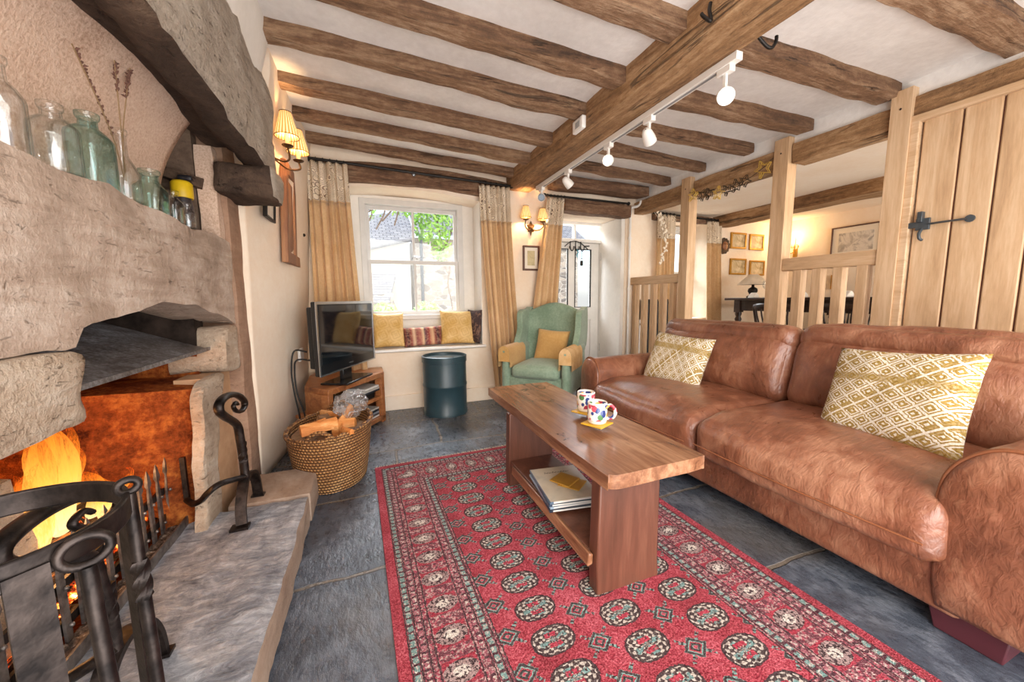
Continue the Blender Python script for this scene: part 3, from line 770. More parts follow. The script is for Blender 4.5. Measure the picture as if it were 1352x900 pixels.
def leaves(b, c, r, n, s):
    for i in range(n):
        while True:
            p = Vector((RND.uniform(-1, 1), RND.uniform(-1, 1), RND.uniform(-1, 1)))
            if p.length < 1: break
        p = Vector((c[0]+p.x*r[0], c[1]+p.y*r[1], c[2]+p.z*r[2]))
        u = Vector((RND.gauss(0, 1), RND.gauss(0, 1), RND.gauss(0, 1))).normalized(); w = u.orthogonal().normalized()
        q = s*RND.uniform(.7, 1.3)
        b.add([p-u*q, p+w*q*.5, p+u*q, p-w*q*.5], [(0, 1, 2, 3)])
t = thing('garden_tree', 'leafy green tree hanging over the view through the upper right window pane', 'tree', (1.5, 6.2, 0))
b = MB(); b.tube(spline([(1.75, 6.3, -.06), (1.7, 6.25, 1.2), (1.5, 6.1, 2.2), (.9, 6.0, 2.6), (.2, 5.9, 2.35)]), [.07, .065, .06, .06, .055]+[.05]*8+[.03]*8+[.015]*4 if False else .035, 7)
for (a, c) in (((.9, 6.0, 2.6), (1.1, 5.9, 1.9)), ((.5, 5.95, 2.48), (.25, 5.9, 2.15)), ((.3, 5.9, 2.4), (.0, 5.85, 2.25)), ((1.4, 6.1, 2.3), (1.05, 5.9, 1.6)), ((.3, 5.9, 2.38), (.16, 5.85, 2.02)), ((.2, 5.9, 2.35), (-.12, 5.85, 2.12)), ((.45, 5.95, 2.45), (.42, 5.9, 2.1)), ((.1, 5.88, 2.3), (.02, 5.85, 2.05))): b.tube(spline([a, ((a[0]+c[0])/2+.05, a[1], (a[2]+c[2])/2+.05), c]), .012, 5)
b.build('trunk', plain('grey_bark', '#6d5f55', .9).mat, t)
b = MB(); leaves(b, (1.02, 6.0, 2.2), (.34, .3, .36), 520, .045); leaves(b, (1.12, 5.95, 1.82), (.17, .2, .26), 160, .04); leaves(b, (.62, 6, 2.38), (.3, .2, .13), 110, .04); leaves(b, (.12, 5.9, 2.25), (.25, .1, .15), 26, .035)
b.build('foliage', leafm, t)
for x, lab in ((.165, 'bright green clipped bush outside behind the left yellow cushion'), (.64, 'bright green clipped bush outside at the middle of the window')):
    b = MB(); leaves(b, (x, 4.5, .87), (.15, .14, .11), 460, .022); b.ball((x, 4.5, .82), (.12, .11, .12), 10)
    t = thing('box_bush', lab, 'bush', (x, 4.5, -.06), group='bushes outside the window')
    b.build('foliage', leafm, t)
    b = MB(); b.prism([(x-.13, .3), (x+.13, .3), (x+.15, .76), (x-.15, .76)], 'y', 4.36, 4.64); b.build('planter', plain('stone_trough', '#b5aea4', .9).mat, t)
    b = MB(); b.box(x-.18, x+.18, 4.34, 4.66, -.06, .3); b.build('pedestal', plain('plinth_stone', '#a9a297', .9).mat, t)
t = thing('bare_shrub', 'thin bare climbing shrub outside at the right window jamb', 'shrub', (.95, 4.6, -.06))
b = MB(); b.tube(spline([(1.05, 4.7, -.06), (1.02, 4.65, .6), (.97, 4.6, .95), (.93, 4.6, 1.2), (.96, 4.6, 1.4), (.9, 4.6, 1.5)]), .007, 5); b.tube(spline([(.94, 4.6, 1.3), (.88, 4.6, 1.42), (.82, 4.6, 1.45)]), .004, 5); b.build('stem', plain('brown_twig', '#6a5648', .9).mat, t)
b = MB(); leaves(b, (.88, 4.6, 1.45), (.1, .06, .07), 24, .014); b.build('dried_seedhead', plain('rust_leaf', '#7d5f4c', .9).mat, t)
# ================================================================ stone fireplace
M['nichem'] = stone('dim_niche_stone', '#4b3d34', '#6b584a', '#8a7463', bump=.4).mat  # shade inside the niche is put into its stone colour
fp = thing('fireplace', 'large rough stone fireplace with open log fire and arched mantel stone', 'fireplace', (-.7, 1.2, 0))
ZB = [(-.3, .90), (.80, .90), (1.00, .905), (1.07, .90), (1.085, .925), (1.115, .942), (1.203, .956), (1.303, .972), (1.45, .99), (1.526, .998), (1.60, .993), (1.697, .984), (1.83, .962), (1.966, .938), (2.06, .915), (2.12, .895), (2.17, .89)]
def zb(y):
    for (a, za), (c, zc) in zip(ZB, ZB[1:]):
        if y <= c: return za+(zc-za)*(y-a)/(c-a)
    return ZB[-1][1]
def lintel(u, v):
    y = -.25+u*2.415; z0 = zb(y); z1 = 1.287
    v = v % 1.0; x0, x1 = -.60, -.80
    if v < .40: q = v/.40; p = Vector((x0, y, z0+(z1-z0)*q))
    elif v < .55: q = (v-.40)/.15; p = Vector((x0+(x1-x0)*q, y, z1))
    elif v < .85: q = (v-.55)/.30; p = Vector((x1, y, z1+(z0-z1)*q))
    else: q = (v-.85)/.15; p = Vector((x1+(x0-x1)*q, y, z0))
    nn = noise.noise_vector(p*5)*.016+noise.noise_vector(p*14)*.007
    if v < .5 or v > .85: p += nn
    return p
b = MB(); b.grid(lintel, 74, 40, wv=True); nv = 40
b.f += [[i for i in range(nv)], [73*nv+i for i in range(nv)]]; b.m += [0, 0]; b.s += [False, False]
b.build('mantel_lintel', M['lintel'], fp)
def prough(name, poly, x0, x1, mat, amp=.012, seed=0, parent=fp, layers=4, rows=1):
    """rough dressed block: polygon in y,z lofted along x with noise"""
    P = spline([(0, p[0], p[1]) for p in poly], 4, True) if rows else [Vector((0, *p)) for p in poly]
    n = len(P); c = Vector((0, sum(p.y for p in P)/n, sum(p.z for p in P)/n)); vs = []; fs = []
    def addring(x, sc):
        for p in P:
            q = c+(p-c)*sc; q.x = x
            q = q+noise.noise_vector(q*8+Vector((seed, 0, seed)))*amp+noise.noise_vector(q*22)*amp*.5; vs.append(q)
    rings = [(x0, 1.0), ((x0+x1)/2, 1.0), (x1-.012, 1.0), (x1, .965), (x1+.003, .75), (x1+.004, .45), (x1+.004, .12)]
    for x, sc in rings: addring(x, sc)
    for k in range(len(rings)-1):
        for i in range(n): fs.append((k*n+i, k*n+(i+1) % n, (k+1)*n+(i+1) % n, (k+1)*n+i))
    fs += [tuple(range(n)), tuple(range((len(rings)-1)*n, len(rings)*n))]
    b = MB(); b.add(vs, fs, 0, True); return b.build(name, mat, parent)
prough('left_jamb', [(.80, .895), (1.075, .897), (1.092, .86), (1.078, .825), (1.09, .745), (1.0, .738), (.80, .735), (.79, .82)], -.80, -.592, M['jamb'], seed=3)
b = MB(); b.rough(-.80, -.61, -.25, .80, .72, .905, step=.06, amp=.015, seed=5); b.rough(-1.2, -.80, -.25, 1.235, 0, .60, step=.06, amp=.015, seed=6); b.build('side_stone', M['jamb'], fp)
JB = [(1.66, .09), (1.685, .25), (1.71, .42), (1.725, .55), (1.738, .625), (1.775, .668), (1.85, .688), (1.99, .688), (1.99, .66), (1.93, .645), (1.895, .60), (1.865, .48), (1.84, .37), (1.82, .2), (1.81, .09)]
prough('right_jamb', JB, -.655, -.618, M['jamb'], amp=.007, seed=8)
prough('jamb_block', [(1.965, .70), (2.13, .69), (2.135, .78), (2.14, .88), (2.0, .885), (1.975, .80)], -.8, -.596, M['jamb'], amp=.008, seed=9)
b = MB(); b.box(-.74, -.652, 1.84, 2.18, 0, .69); b.build('recess_panel', M['panelst'], fp)
b = MB(); b.rough(-.80, -.592, 2.165, 2.335, 0, 2.0, step=.06, amp=.008, freq=4, seed=12, rnd=.012); b.rough(-.69, -.612, 2.10, 2.17, .9, 1.70, step=.06, amp=.006, seed=13, m=1); b.build('pilaster', [M['pilaster'], M['render']], fp)
# firebox lining, smoke hood
b = MB(); b.box(-1.22, -1.16, .5, 2.1, 0, .88); b.box(-1.2, -.74, 1.97, 2.04, 0, .78); b.hexa([(-1.2, 1.62, 0), (-1.2, 1.95, 0), (-.655, 1.95, 0), (-.655, 1.735, 0)], [(-1.2, 1.62, .70), (-1.2, 2.0, .70), (-.655, 1.96, .68), (-.655, 1.79, .66)]); b.box(-1.2, -.70, 1.965, 1.99, .68, .81); b.box(-1.2, -.70, .6, 2.0, -.01, .10)
b.build('firebox_lining', M['firebrick'], fp)
b = MB(); b.box(-1.22, -1.0, .5, 2.1, .93, 1.7); b.box(-1.2, -.70, 1.97, 2.06, .80, 1.4); b.box(-1.2, -.78, .5, .9, .7, 1.4); b.build('sooty_flue', M['soot'], fp)
def hood(u, v): return (-.655-.36*v, 1.0+u*.985, .808-.012*u+.13*v+.012*math.sin(u*9)*v)
b = MB(); b.grid(hood, 24, 8); b.box(-.66, -.652, 1.0, 1.985, .792, .806)
o = b.build('smoke_hood', M['hood'], fp)
# rendered back of the shelf, with the niche to its right
def rb(u, v):
    y = -.25+u*2.24; z = 1.26+v*.46
    x = -.735+.155*v**2.2+noise.noise(Vector((y*3, z*3, 1)))*.012
    x -= .20*sstep(1.87, 1.96, y)
    return (x, y, z)
b = MB(); b.grid(rb, 60, 16); b.build('shelf_back', M['render'], fp)
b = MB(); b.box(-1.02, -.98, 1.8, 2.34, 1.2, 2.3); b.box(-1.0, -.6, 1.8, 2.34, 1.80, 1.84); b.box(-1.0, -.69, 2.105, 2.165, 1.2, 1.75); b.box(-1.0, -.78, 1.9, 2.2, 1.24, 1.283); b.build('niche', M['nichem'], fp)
b = MB(); b.tube([(-.99, 2.0, 1.60), (-.66, 2.1, 1.52)], .03, 4); b.build('niche_timber', M['sootw'], fp)
# overmantel stone, dark beneath, carried on a corbel
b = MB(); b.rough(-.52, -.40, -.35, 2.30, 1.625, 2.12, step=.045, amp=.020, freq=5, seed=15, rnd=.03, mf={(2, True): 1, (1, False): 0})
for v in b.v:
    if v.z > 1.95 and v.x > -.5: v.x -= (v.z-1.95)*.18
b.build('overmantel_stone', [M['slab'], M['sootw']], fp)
b = MB(); b.rough(-.66, -.50, -.35, 2.16, 1.695, 1.90, step=.06, amp=.014, freq=4, seed=16, rnd=.04); b.build('inner_timber', M['sootw'], fp)
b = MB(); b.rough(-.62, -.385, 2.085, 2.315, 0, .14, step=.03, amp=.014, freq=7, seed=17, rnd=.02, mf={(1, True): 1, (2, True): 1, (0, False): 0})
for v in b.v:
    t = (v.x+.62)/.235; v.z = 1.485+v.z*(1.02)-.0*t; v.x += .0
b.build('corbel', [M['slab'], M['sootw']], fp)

# hearth
b = MB(); b.rough(-.76, -.29, -.25, 1.80, 0, .135, step=.028, amp=.008, freq=11, seed=18, rnd=.012, mf={(0, False): 1}, stretch=(1.4, .8, 1))
solo(b, 'hearth_slab', [M['hearth'], M['step']], 'rough riven grey slate hearth slab in front of the fire', 'hearth')
b = MB(); b.rough(-.60, -.285, 1.815, 2.12, 0, .14, step=.04, amp=.004, freq=5, seed=19, rnd=.01)
solo(b, 'hearth_block', M['step'], 'smooth brown stone block at the end of the hearth by the wicker basket', 'hearth')

# ---------------------------------------------------------------- fire grate with spear bars
gt = thing('fire_grate', 'iron fire grate with a row of spear topped bars in front of the flames', 'fire grate', (-.76, 1.4, .135))
for k in range(14):
    y = 1.79-.0585*k; b = MB()
    lean = RND.uniform(-.008, .008)
    b.tube([(-.752, y, .15), (-.752, y+lean*.5, .30), (-.752, y+lean, .335)], [.0135, .0135, .011], 4, flat=(.35, 1), up=(1, 0, 0))
    b.tube([(-.752, y+lean, .33), (-.752, y+lean, .352), (-.752, y+lean, .365), (-.752, y+lean, .395), (-.752, y+lean, .415)], [.010, .008, .016, .011, .002], 4, flat=(.45, 1), up=(1, 0, 0))
    for z in (.19, .29): b.ball((-.743, y+lean*.3, z), .006, 6)
    b.build('spear_bar', M['grate'], gt)
b = MB()
for z in (.19, .29): b.box(-.768, -.758, 1.0, 1.83, z-.012, z+.012)
b.tube([(-.76, 1.0, .15), (-.76, 1.0, .33)], .012, 6); b.build('cross_rail', M['iron'], gt)
b = MB()
for k in range(10): b.box(-1.08, -.765, 1.03+k*.085, 1.05+k*.085, .16, .18)
b.box(-1.1, -1.085, 1.0, 1.84, .14, .26); b.box(-.79, -.77, 1.01, 1.03, .10, .17); b.box(-.79, -.77, 1.80, 1.82, .10, .17); b.build('base_bars', M['iron'], gt)
t = thing('ash_pan', 'shallow steel ash tray lying under the grate along the hearth', 'ash pan', (-.72, 1.45, .13))
b = MB(); b.box(-.705, -.699, 1.0, 1.77, .135, .172); b.box(-.76, -.70, 1.0, 1.77, .135, .139); b.box(-.76, -.70, 1.0, 1.006, .135, .17); b.box(-.76, -.70, 1.764, 1.77, .135, .17); b.build('tray', M['chrome' if False else 'grate'], t)
def ashf(u, v): 
    y = 1.01+u*.75; x = -.758+v*.054
    return (x, y, .146+.012*noise.noise(Vector((x*60, y*40, 0)))+.008*noise.noise(Vector((x*150, y*120, 3))))
m = MT('ash_cinders', 1, spec=.1); n = m.noise(60, 4, .7); m.color(m.ramp(n, [(.35, '#2a2320'), (.55, '#6a5a4e'), (.7, '#b4a595')])); M['ash'] = m.mat
b = MB(); b.grid(ashf, 60, 8); b.build('ash', M['ash'], t)
b = MB(); b.box(-1.16, -.78, .95, 1.62, .115, .12)

# fire
fr = thing('log_fire', 'burning log fire with orange flames behind the spear topped grate', 'fire', (-.93, 1.4, .17))
m = MT('glowing_embers', .9); n = m.noise(20, 5, .7); v_ = m.vor(24)
g = m.ss(n+(.5-v_)*.35, .48, .72); m.color(m.ramp(g, [(0, '#241a16'), (1, '#a04818')])); m.emit(m.ramp(g, [(0, '#000000'), (.4, '#c2380a'), (.75, '#ff8a2a'), (1, '#ffd890')]), g*4.0); m.bump(n+v_, 1, .03); M['ember'] = m.mat
m = MT('charred_log', .95); n = m.noise(16, 5, .7, m.map((1, .3, 1))); g = m.ss(n, .5, .68); m.color(m.ramp(n, [(.35, '#1c1512'), (.6, '#5a4334')])); m.emit('#ff7a22', g*1.2); m.bump(n, 1, .02); M['char'] = m.mat
def eb(u, v):
    y = 1.02+u*.80; x = -1.12+v*.34; h = .25+.14*math.sin(PI*u)*math.sin(PI*min(1, v*1.1))
    return (x, y, h-.05+.05*noise.noise(Vector((x*14, y*14, 2)))+.02*noise.noise(Vector((x*40, y*40, 5))))
b = MB(); b.grid(eb, 50, 24); b.build('ember_bed', M['ember'], fr)
for (a, c, r, s) in (((-1.0, 1.10, .30), (-.84, 1.48, .28), .04, 1), ((-.86, 1.15, .25), (-.86, 1.66, .26), .036, 2), ((-1.05, 1.3, .32), (-.92, 1.72, .31), .042, 3)):
    A, C_ = Vector(a), Vector(c); pts = [A.lerp(C_, i/8)+noise.noise_vector(A.lerp(C_, i/8)*9+Vector((s, 0, 0)))*.012 for i in range(9)]
    b = MB(); b.tube(pts, [r*(1+.1*math.sin(i*2+s)) for i in range(9)], 9); b.build('burning_log', M['char'], fr)
m = MT('flame', 1); x, y, z = m.xyz('Generated')
n = m.noise(5, 3, .6, m.map((3, 3, 1), v=m.obj('Generated')), 1.2)
lw = (1-z).pow(.7)
dens = m.ss(n*.9+lw*.40, .42, .92)
em = m.node('ShaderNodeEmission'); m.link(m.ramp(z+(n-.5)*.5, [(.0, '#ffdf9a'), (.35, '#ffb44a'), (.7, '#ff8a28'), (1, '#e8540e')]), em.inputs[0]); em.inputs[1].default_value = 1.9
tr = m.node('ShaderNodeBsdfTransparent'); ms = m.node('ShaderNodeMixShader'); m.link(dens*.62, ms.inputs[0]); m.nt.links.new(tr.outputs[0], ms.inputs[1]); m.nt.links.new(em.outputs[0], ms.inputs[2]); m.nt.links.new(ms.outputs[0], m.nt.nodes['Material Output'].inputs[0]); M['flame'] = m.mat
def flame(x, y, z, h, r, s):
    pts = []; rs = []
    for i in range(15):
        t = i/14
        pts.append((x+.03*math.sin(t*5+s)*t, y+.05*math.sin(t*4.5+s*1.7)*t+.03*t, z+h*t)); rs.append(r*(math.sin(PI*min(1, (t*.86+.14)))**.8)*(1-t*.35)+.001)
    b = MB(); b.tube(pts, rs, 12, flat=(.55, 1), up=(1, 0, 0)); b.build('flame', M['flame'], fr)
for k in range(22):
    y = 1.18+.50*((k*7) % 22)/21; pk = math.exp(-((y-1.44)/.14)**2)
    flame(-.84-.10*RND.random(), y, .27+.03*RND.random()+.04*pk, (.10+.30*pk)*RND.uniform(.65, 1.1), RND.uniform(.020, .038)*(1+.4*pk), k*1.7)

# ---------------------------------------------------------------- andiron (fire dog)
ad = thing('andiron', 'black forged andiron with curled scroll top standing on the hearth', 'andiron', (-.5, 1.75, .135))
X = -.5
pts = spline([(X, 1.725, .285), (X, 1.728, .34), (X, 1.722, .40), (X, 1.712, .46), (X, 1.700, .515), (X, 1.655, .55), (X, 1.585, .588), (X, 1.533, .625), (X, 1.545, .652), (X, 1.62, .658), (X, 1.715, .638), (X, 1.795, .598), (X, 1.80, .570), (X, 1.755, .562), (X, 1.70, .578), (X, 1.672, .603), (X, 1.70, .612), (X, 1.722, .598)], 6)
k = len(pts)
b = MB(); b.tube(pts, [.0135*(1-.55*sstep(.45, 1, i/k)) for i in range(k)], 8, flat=(1.2, .9), up=(1, 0, 0)); b.build('scroll_stem', M['iron'], ad)
b = MB(); b.tube([(X, 1.725+.0*i, .36+.002*i) for i in range(42)], .0165, 4, twist=.11); b.build('twist', M['iron'], ad)
b = MB(); b.tube(spline([(X+.005, 1.625, .150), (X, 1.645, .20), (X, 1.672, .25), (X, 1.715, .288), (X, 1.77, .295), (X, 1.83, .265), (X, 1.862, .21), (X, 1.872, .148)], 6), .024, 4, flat=(1.05, .40), up=(1, 0, 0)); b.box(X-.03, X+.03, 1.60, 1.64, .138, .148); b.box(X-.025, X+.025, 1.858, 1.89, .140, .148); b.build('arched_foot', M['iron'], ad)
b = MB(); b.tube(spline([(X, 1.72, .30), (X-.04, 1.60, .336), (X-.075, 1.585, .315), (X-.11, 1.62, .275), (X-.15, 1.66, .25), (X-.19, 1.715, .245)], 6), .012, 6, flat=(1, .9)); b.tube([(X-.19, 1.72, .235), (X-.195, 1.73, .41)], .011, 4); b.build('log_arm', M['iron'], ad)

ad['group'] = 'pair of andirons'; ad['label'] = 'black forged andiron with curled scroll top at the far end of the hearth'
dup(ad, (-.52, .955, .135), None, 'second black andiron nearest the camera, behind the ring of the tool stand')

# ---------------------------------------------------------------- fireside tools close to the camera
cs = thing('tool_stand', 'black forged ring stand for fire tools at the lower left corner', 'fire tool stand', (-.36, .5, .135))
C = Vector((-.36, .50, .77)); RR = .10
ring = [C+Vector((RR*math.cos(2*PI*i/40), RR*math.sin(2*PI*i/40), 0)) for i in range(40)]
b = MB()
def band(u, v):
    a = 2*PI*u; q = [(RR, -.016), (RR, .016), (RR-.006, .016), (RR-.006, -.016)][int(round(v*3))] if False else None
    return None
vs = []; fs = []
for i in range(48):
    a = 2*PI*i/48
    for (r_, z_) in ((RR, -.013), (RR, .013), (RR-.006, .013), (RR-.006, -.013)): vs.append(C+Vector((r_*math.cos(a), r_*math.sin(a), z_)))
for i in range(48):
    for j in range(4): fs.append((i*4+j, ((i+1) % 48)*4+j, ((i+1) % 48)*4+(j+1) % 4, i*4+(j+1) % 4))
b.add(vs, fs, 0, True); b.build('ring', M['iron'], cs, bevel=.002)
b = MB()
def strap(a, w):
    p = C+Vector((RR*math.cos(a), RR*math.sin(a), 0)); q = C+Vector((RR*1.02*math.cos(a), RR*1.02*math.sin(a), -.62))
    b.tube([p, p.lerp(q, .5), q], w, 4, flat=(1, .16), up=(-math.sin(a), math.cos(a), 0))
strap(-.78, .019); strap(2.6, .02); strap(.9, .012); b.build('strap', M['iron'], cs)
b = MB(); b.lathe([(.0, .136), (.12, .136), (.12, .150), (.10, .158), (.0, .158)], (C.x, C.y, 0), 28, cap=False); b.build('base', M['iron'], cs)
def tool(name, lab, cat, p, leanx, ring_r, twistz, end, nt_=24):
    t = thing(name, lab, cat, (p[0], p[1], .17), group=None)
    P0 = Vector(p); P1 = Vector((p[0]+leanx, p[1]+.006, .20))
    b = MB(); n = 16; pts = [P0.lerp(P1, i/n) for i in range(n+1)]; b.tube(pts, .0068, 8); b.build('shaft', M['iron'], t)
    b = MB(); zt = twistz; q = [P0.lerp(P1, (P0.z-zt-.0022*i)/(P0.z-P1.z)) for i in range(nt_)]; b.tube(q, .0092, 4, twist=.16); b.build('twisted_grip', M['iron'], t)
    b = MB(); c = P0+Vector((0, 0, ring_r*.9)); e = Vector((.75, .55, 0)).normalized()
    b.tube([c+e*(ring_r*math.cos(2*PI*i/20))+Vector((0, 0, ring_r*.85*math.sin(2*PI*i/20))) for i in range(20)], .0042, 8, closed=True); b.build('loop_handle', M['iron'], t)
    b = MB()
    if end == 'poker': b.tube([P1, P1+Vector((0, 0, -.03))], [.0085, .002], 8)
    elif end == 'shovel': b.puff(P1+Vector((0, 0, -.0)), (.07, .012, .09), .006, n=4)
    else: b.tube([P1+Vector((0, 0, .03)), P1+Vector((0, 0, -.03))], [.012, .026], 10)
    b.build({'poker': 'point', 'shovel': 'blade', 'brush': 'bristles'}[end], M['iron'] if end != 'brush' else M['blackmetal'], t)
tool('poker', 'black iron poker with small loop top, right side of the tool stand', 'poker', (-.272, .545, .78), .006, .009, .645, 'poker')
tool('fire_shovel', 'black iron fire shovel with large ring handle at the front of the tool stand', 'shovel', (-.262, .452, .752), .012, .017, .50, 'shovel')
tool('hearth_brush', 'black iron handled hearth brush at the left edge of the frame', 'brush', (-.345, .398, .745), .0, .016, .62, 'brush')

# ---------------------------------------------------------------- bottles along the mantel shelf
def glassm(name, tint, edge):
    m = MT(name, .03); nt = m.nt
    tr = m.node('ShaderNodeBsdfTransparent'); gl = m.node('ShaderNodeBsdfGlossy'); gl.inputs['Roughness'].default_value = .03
    lw = m.node('ShaderNodeLayerWeight'); lw.inputs['Blend'].default_value = .35
    bp = m.node('ShaderNodeBump'); m.link(m.noise(22, 3, .6), bp.inputs['Height']); bp.inputs['Strength'].default_value = .25; bp.inputs['Distance'].default_value = .006
    nt.links.new(bp.outputs[0], lw.inputs['Normal']); nt.links.new(bp.outputs[0], gl.inputs['Normal'])
    f = S(m, lw.outputs['Facing'])
    m.link(m.mix(m.ss(f, .25, .95), tint, edge), tr.inputs[0])
    ms = m.node('ShaderNodeMixShader'); m.link(m.math('MULTIPLY_ADD', f.pow(2.5), .6, .07), ms.inputs[0])
    nt.links.new(tr.outputs[0], ms.inputs[1]); nt.links.new(gl.outputs[0], ms.inputs[2]); nt.links.new(ms.outputs[0], nt.nodes['Material Output'].inputs[0])
    return m.mat
M['clear'] = glassm('clear_bottle_glass', (.985, .99, .99, 1), (.74, .80, .80, 1)); M['aqua'] = glassm('aqua_bottle_glass', (.86, .96, .95, 1), (.36, .62, .62, 1)); M['glass'] = M['clear']
def bottle(y, x, r, h, neck_r, shoulder, lip, mat, lab, sq=(1, 1), power=None, n=24):
    z0 = 1.292
    t = thing('glass_bottle', lab, 'bottle', (x, y, z0), group='old glass bottles on the mantel shelf')
    zs = h*shoulder
    prof = [(r*.86, 0), (r*.97, .004), (r, .012), (r, zs*.92), (r*.95, zs*.98), (r*.70, zs+(h-zs)*.18), (neck_r*1.05, zs+(h-zs)*.36), (neck_r, zs+(h-zs)*.5), (neck_r, h-.016)]
    wall = .0035
    b = MB(); b.lathe([(max(a-wall, .002), z+(.005 if i == 0 else 0)) for i, (a, z) in enumerate(prof)][::-1]+prof, (x, y, z0), n, sq=sq, power=power, cap=False)
    # close the base, inside and out
    b.build('body', mat, t)
    b = MB(); b.lathe([(neck_r-wall, h-.016), (neck_r+lip*.5, h-.016), (neck_r+lip, h-.010), (neck_r+lip, h-.002), (neck_r, h), (neck_r-wall, h)], (x, y, z0), n, sq=(1, 1), cap=False); b.build('lip', mat, t)
    b = MB(); b.lathe([(.0005, .001), (r*.86, .001), (r*.86, .005), (.0005, .005)], (x, y, z0), n, sq=sq, power=power, cap=False); b.build('base', mat, t)
bottle(1.075, -.648, .033, .185, .012, .62, .004, M['clear'], 'clear glass bottle at the extreme left of the mantel shelf')
bottle(1.205, -.648, .042, .158, .017, .70, .004, M['clear'], 'wide clear glass bottle second from left on the mantel')
bottle(1.325, -.645, .046, .190, .018, .72, .005, M['aqua'], 'large rectangular aqua glass bottle third from left on the mantel', sq=(.72, 1.12), power=5, n=32)
bottle(1.460, -.645, .036, .205, .013, .42, .004, M['clear'], 'clear milk bottle holding dried grass stems on the mantel')
bottle(1.620, -.652, .042, .142, .022, .60, .006, M['aqua'], 'squat aqua glass inkwell bottle right of the grass stems', sq=(.85, 1.1), power=5, n=32)
bottle(1.775, -.652, .030, .118, .013, .66, .004, M['clear'], 'small clear rectangular bottle second from the right end of the mantel', sq=(.8, 1.1), power=4, n=32)
bottle(1.880, -.650, .026, .100, .011, .62, .003, M['clear'], 'smallest clear bottle at the right end of the mantel')
M['straw'] = plain('dry_grass', '#8f7454', .9).mat; M['seed'] = plain('dry_seedhead', '#6d4c40', .95).mat
def stem(p0, p1, p2, head, lab):
    t = thing('dried_grass', lab, 'dried grass', p0, group='dried grass stems in the mantel bottle')
    pts = spline([p0, p1, p2], 10); b = MB(); b.tube(pts, .0016, 5); b.build('stalk', M['straw'], t)
    b = MB()
    for i in range(26):
        q = len(pts)-1-i*(head*1.0)/26*len(pts)*.5; k = max(1, int(q)); p = pts[k].lerp(pts[k-1], 1-(q-int(q)))
        d = Vector((RND.gauss(0, .4), RND.gauss(0, .4), RND.uniform(.3, 1))).normalized()*.012
        b.tube([p, p+d*.5+Vector((0, 0, .002)), p+d], [.0012, .0032, .0006], 5)
    b.build('seed_head', M['seed'], t)
stem((-.645, 1.465, 1.31), (-.640, 1.415, 1.46), (-.600, 1.213, 1.587), .9, 'tallest dried grass stem leaning left from the mantel bottle')
stem((-.640, 1.455, 1.31), (-.638, 1.455, 1.47), (-.600, 1.378, 1.645), .35, 'upright dried grass stem in the mantel bottle')
stem((-.650, 1.47, 1.31), (-.640, 1.465, 1.48), (-.600, 1.453, 1.665), .4, 'dried grass stem bending right in the mantel bottle')
t = thing('spray_bottle', 'dark bottle with yellow cap standing in the niche beside the mantel', 'bottle', (-.715, 2.035, 1.285))
b = MB(); b.lathe([(.03, 0), (.034, .01), (.034, .12), (.028, .16)], (-.715, 2.035, 1.285), 16); b.build('body', plain('dark_plastic', '#3a3336', .35).mat, t)
b = MB(); b.lathe([(.036, .155), (.038, .165), (.038, .215), (.03, .225)], (-.715, 2.035, 1.285), 16); b.build('cap', plain('yellow_plastic', '#e3bd1e', .4).mat, t)
b = MB(); b.puff((-.70, 2.035, 1.525), (.05, .022, .022), .006, n=4); b.build('nozzle', plain('black_plastic', '#1e1d22', .4).mat, t)
# ================================================================ rug
RZ = rad(-1.4)
rug = MB()
def rg(u, v): 
    x, y = u*W_, v*L_
    return (x, y, .010+.003*noise.noise(Vector((x*2.3, y*2.3, 4)))+.0012*noise.noise(Vector((x*9, y*9, 1))))
rug.grid(rg, 60, 90); n_ = len(rug.v)
rug.box(0, W_, 0, L_, .0005, .006)
ro = rug.build('pile', M['rug'], None)
rugroot = thing('rug', 'red bokhara wool rug with rows of medallions on the slate floor', 'rug', (.045, .215, 0), rz=rad(1.6))
ro.parent = rugroot
b = MB()
for i in range(150):
    x = W_*(i+.5)/150; a = RND.uniform(-.01, .01); b.tube([(x, L_-.002, .006), (x+a*.5, L_+.018, .003), (x+a, L_+.036, .002)], [.0028, .002, .001], 4)
o = b.build('fringe', M['fringe'], None); o.parent = rugroot; o['kind'] = 'stuff'

# ================================================================ coffee table
ct = thing('coffee_table', 'long low rustic wooden coffee table with plank ends and a lower shelf', 'coffee table', (.86, 1.55, .012), rz=0)
def slab_top(u, v):
    return None
b = MB()
outline = []
for (x, y) in spline([(.668, .955, 0), (.666, 1.3, 0), (.672, 1.7, 0), (.676, 2.14, 0), (.70, 2.185, 0), (.90, 2.195, 0), (1.06, 2.185, 0), (1.085, 2.15, 0), (1.076, 1.7, 0), (1.082, 1.3, 0), (1.078, .965, 0), (1.05, .925, 0), (.88, .920, 0), (.72, .918, 0), (.68, .932, 0)], 5, True) and [(p.x, p.y) for p in spline([(.668, .955, 0), (.666, 1.3, 0), (.672, 1.7, 0), (.676, 2.14, 0), (.70, 2.185, 0), (.90, 2.195, 0), (1.06, 2.185, 0), (1.085, 2.15, 0), (1.076, 1.7, 0), (1.082, 1.3, 0), (1.078, .965, 0), (1.05, .925, 0), (.88, .920, 0), (.72, .918, 0), (.68, .932, 0)], 5, True)]:
    outline.append((x+noise.noise(Vector((x*9, y*9, 0)))*.004, y))
b.prism(outline, 'z', .412, .460)
b.build('tabletop', M['table'], ct, bevel=.007, seg=3)
for y in (.965, 1.765):
    b = MB()
    sx = -.012 if y > 1.5 else 0
    b.prism([(.668+sx, 0), (.925+sx*.5, 0), (.918+sx*.5, .1), (.918+sx*.5, .413), (.672+sx, .413), (.664+sx, .12)], 'y', y, y+.052)
    for v in b.v: v.z = max(v.z, .0125)
    b.build('plank_leg', M['tablez'], ct, bevel=.005)
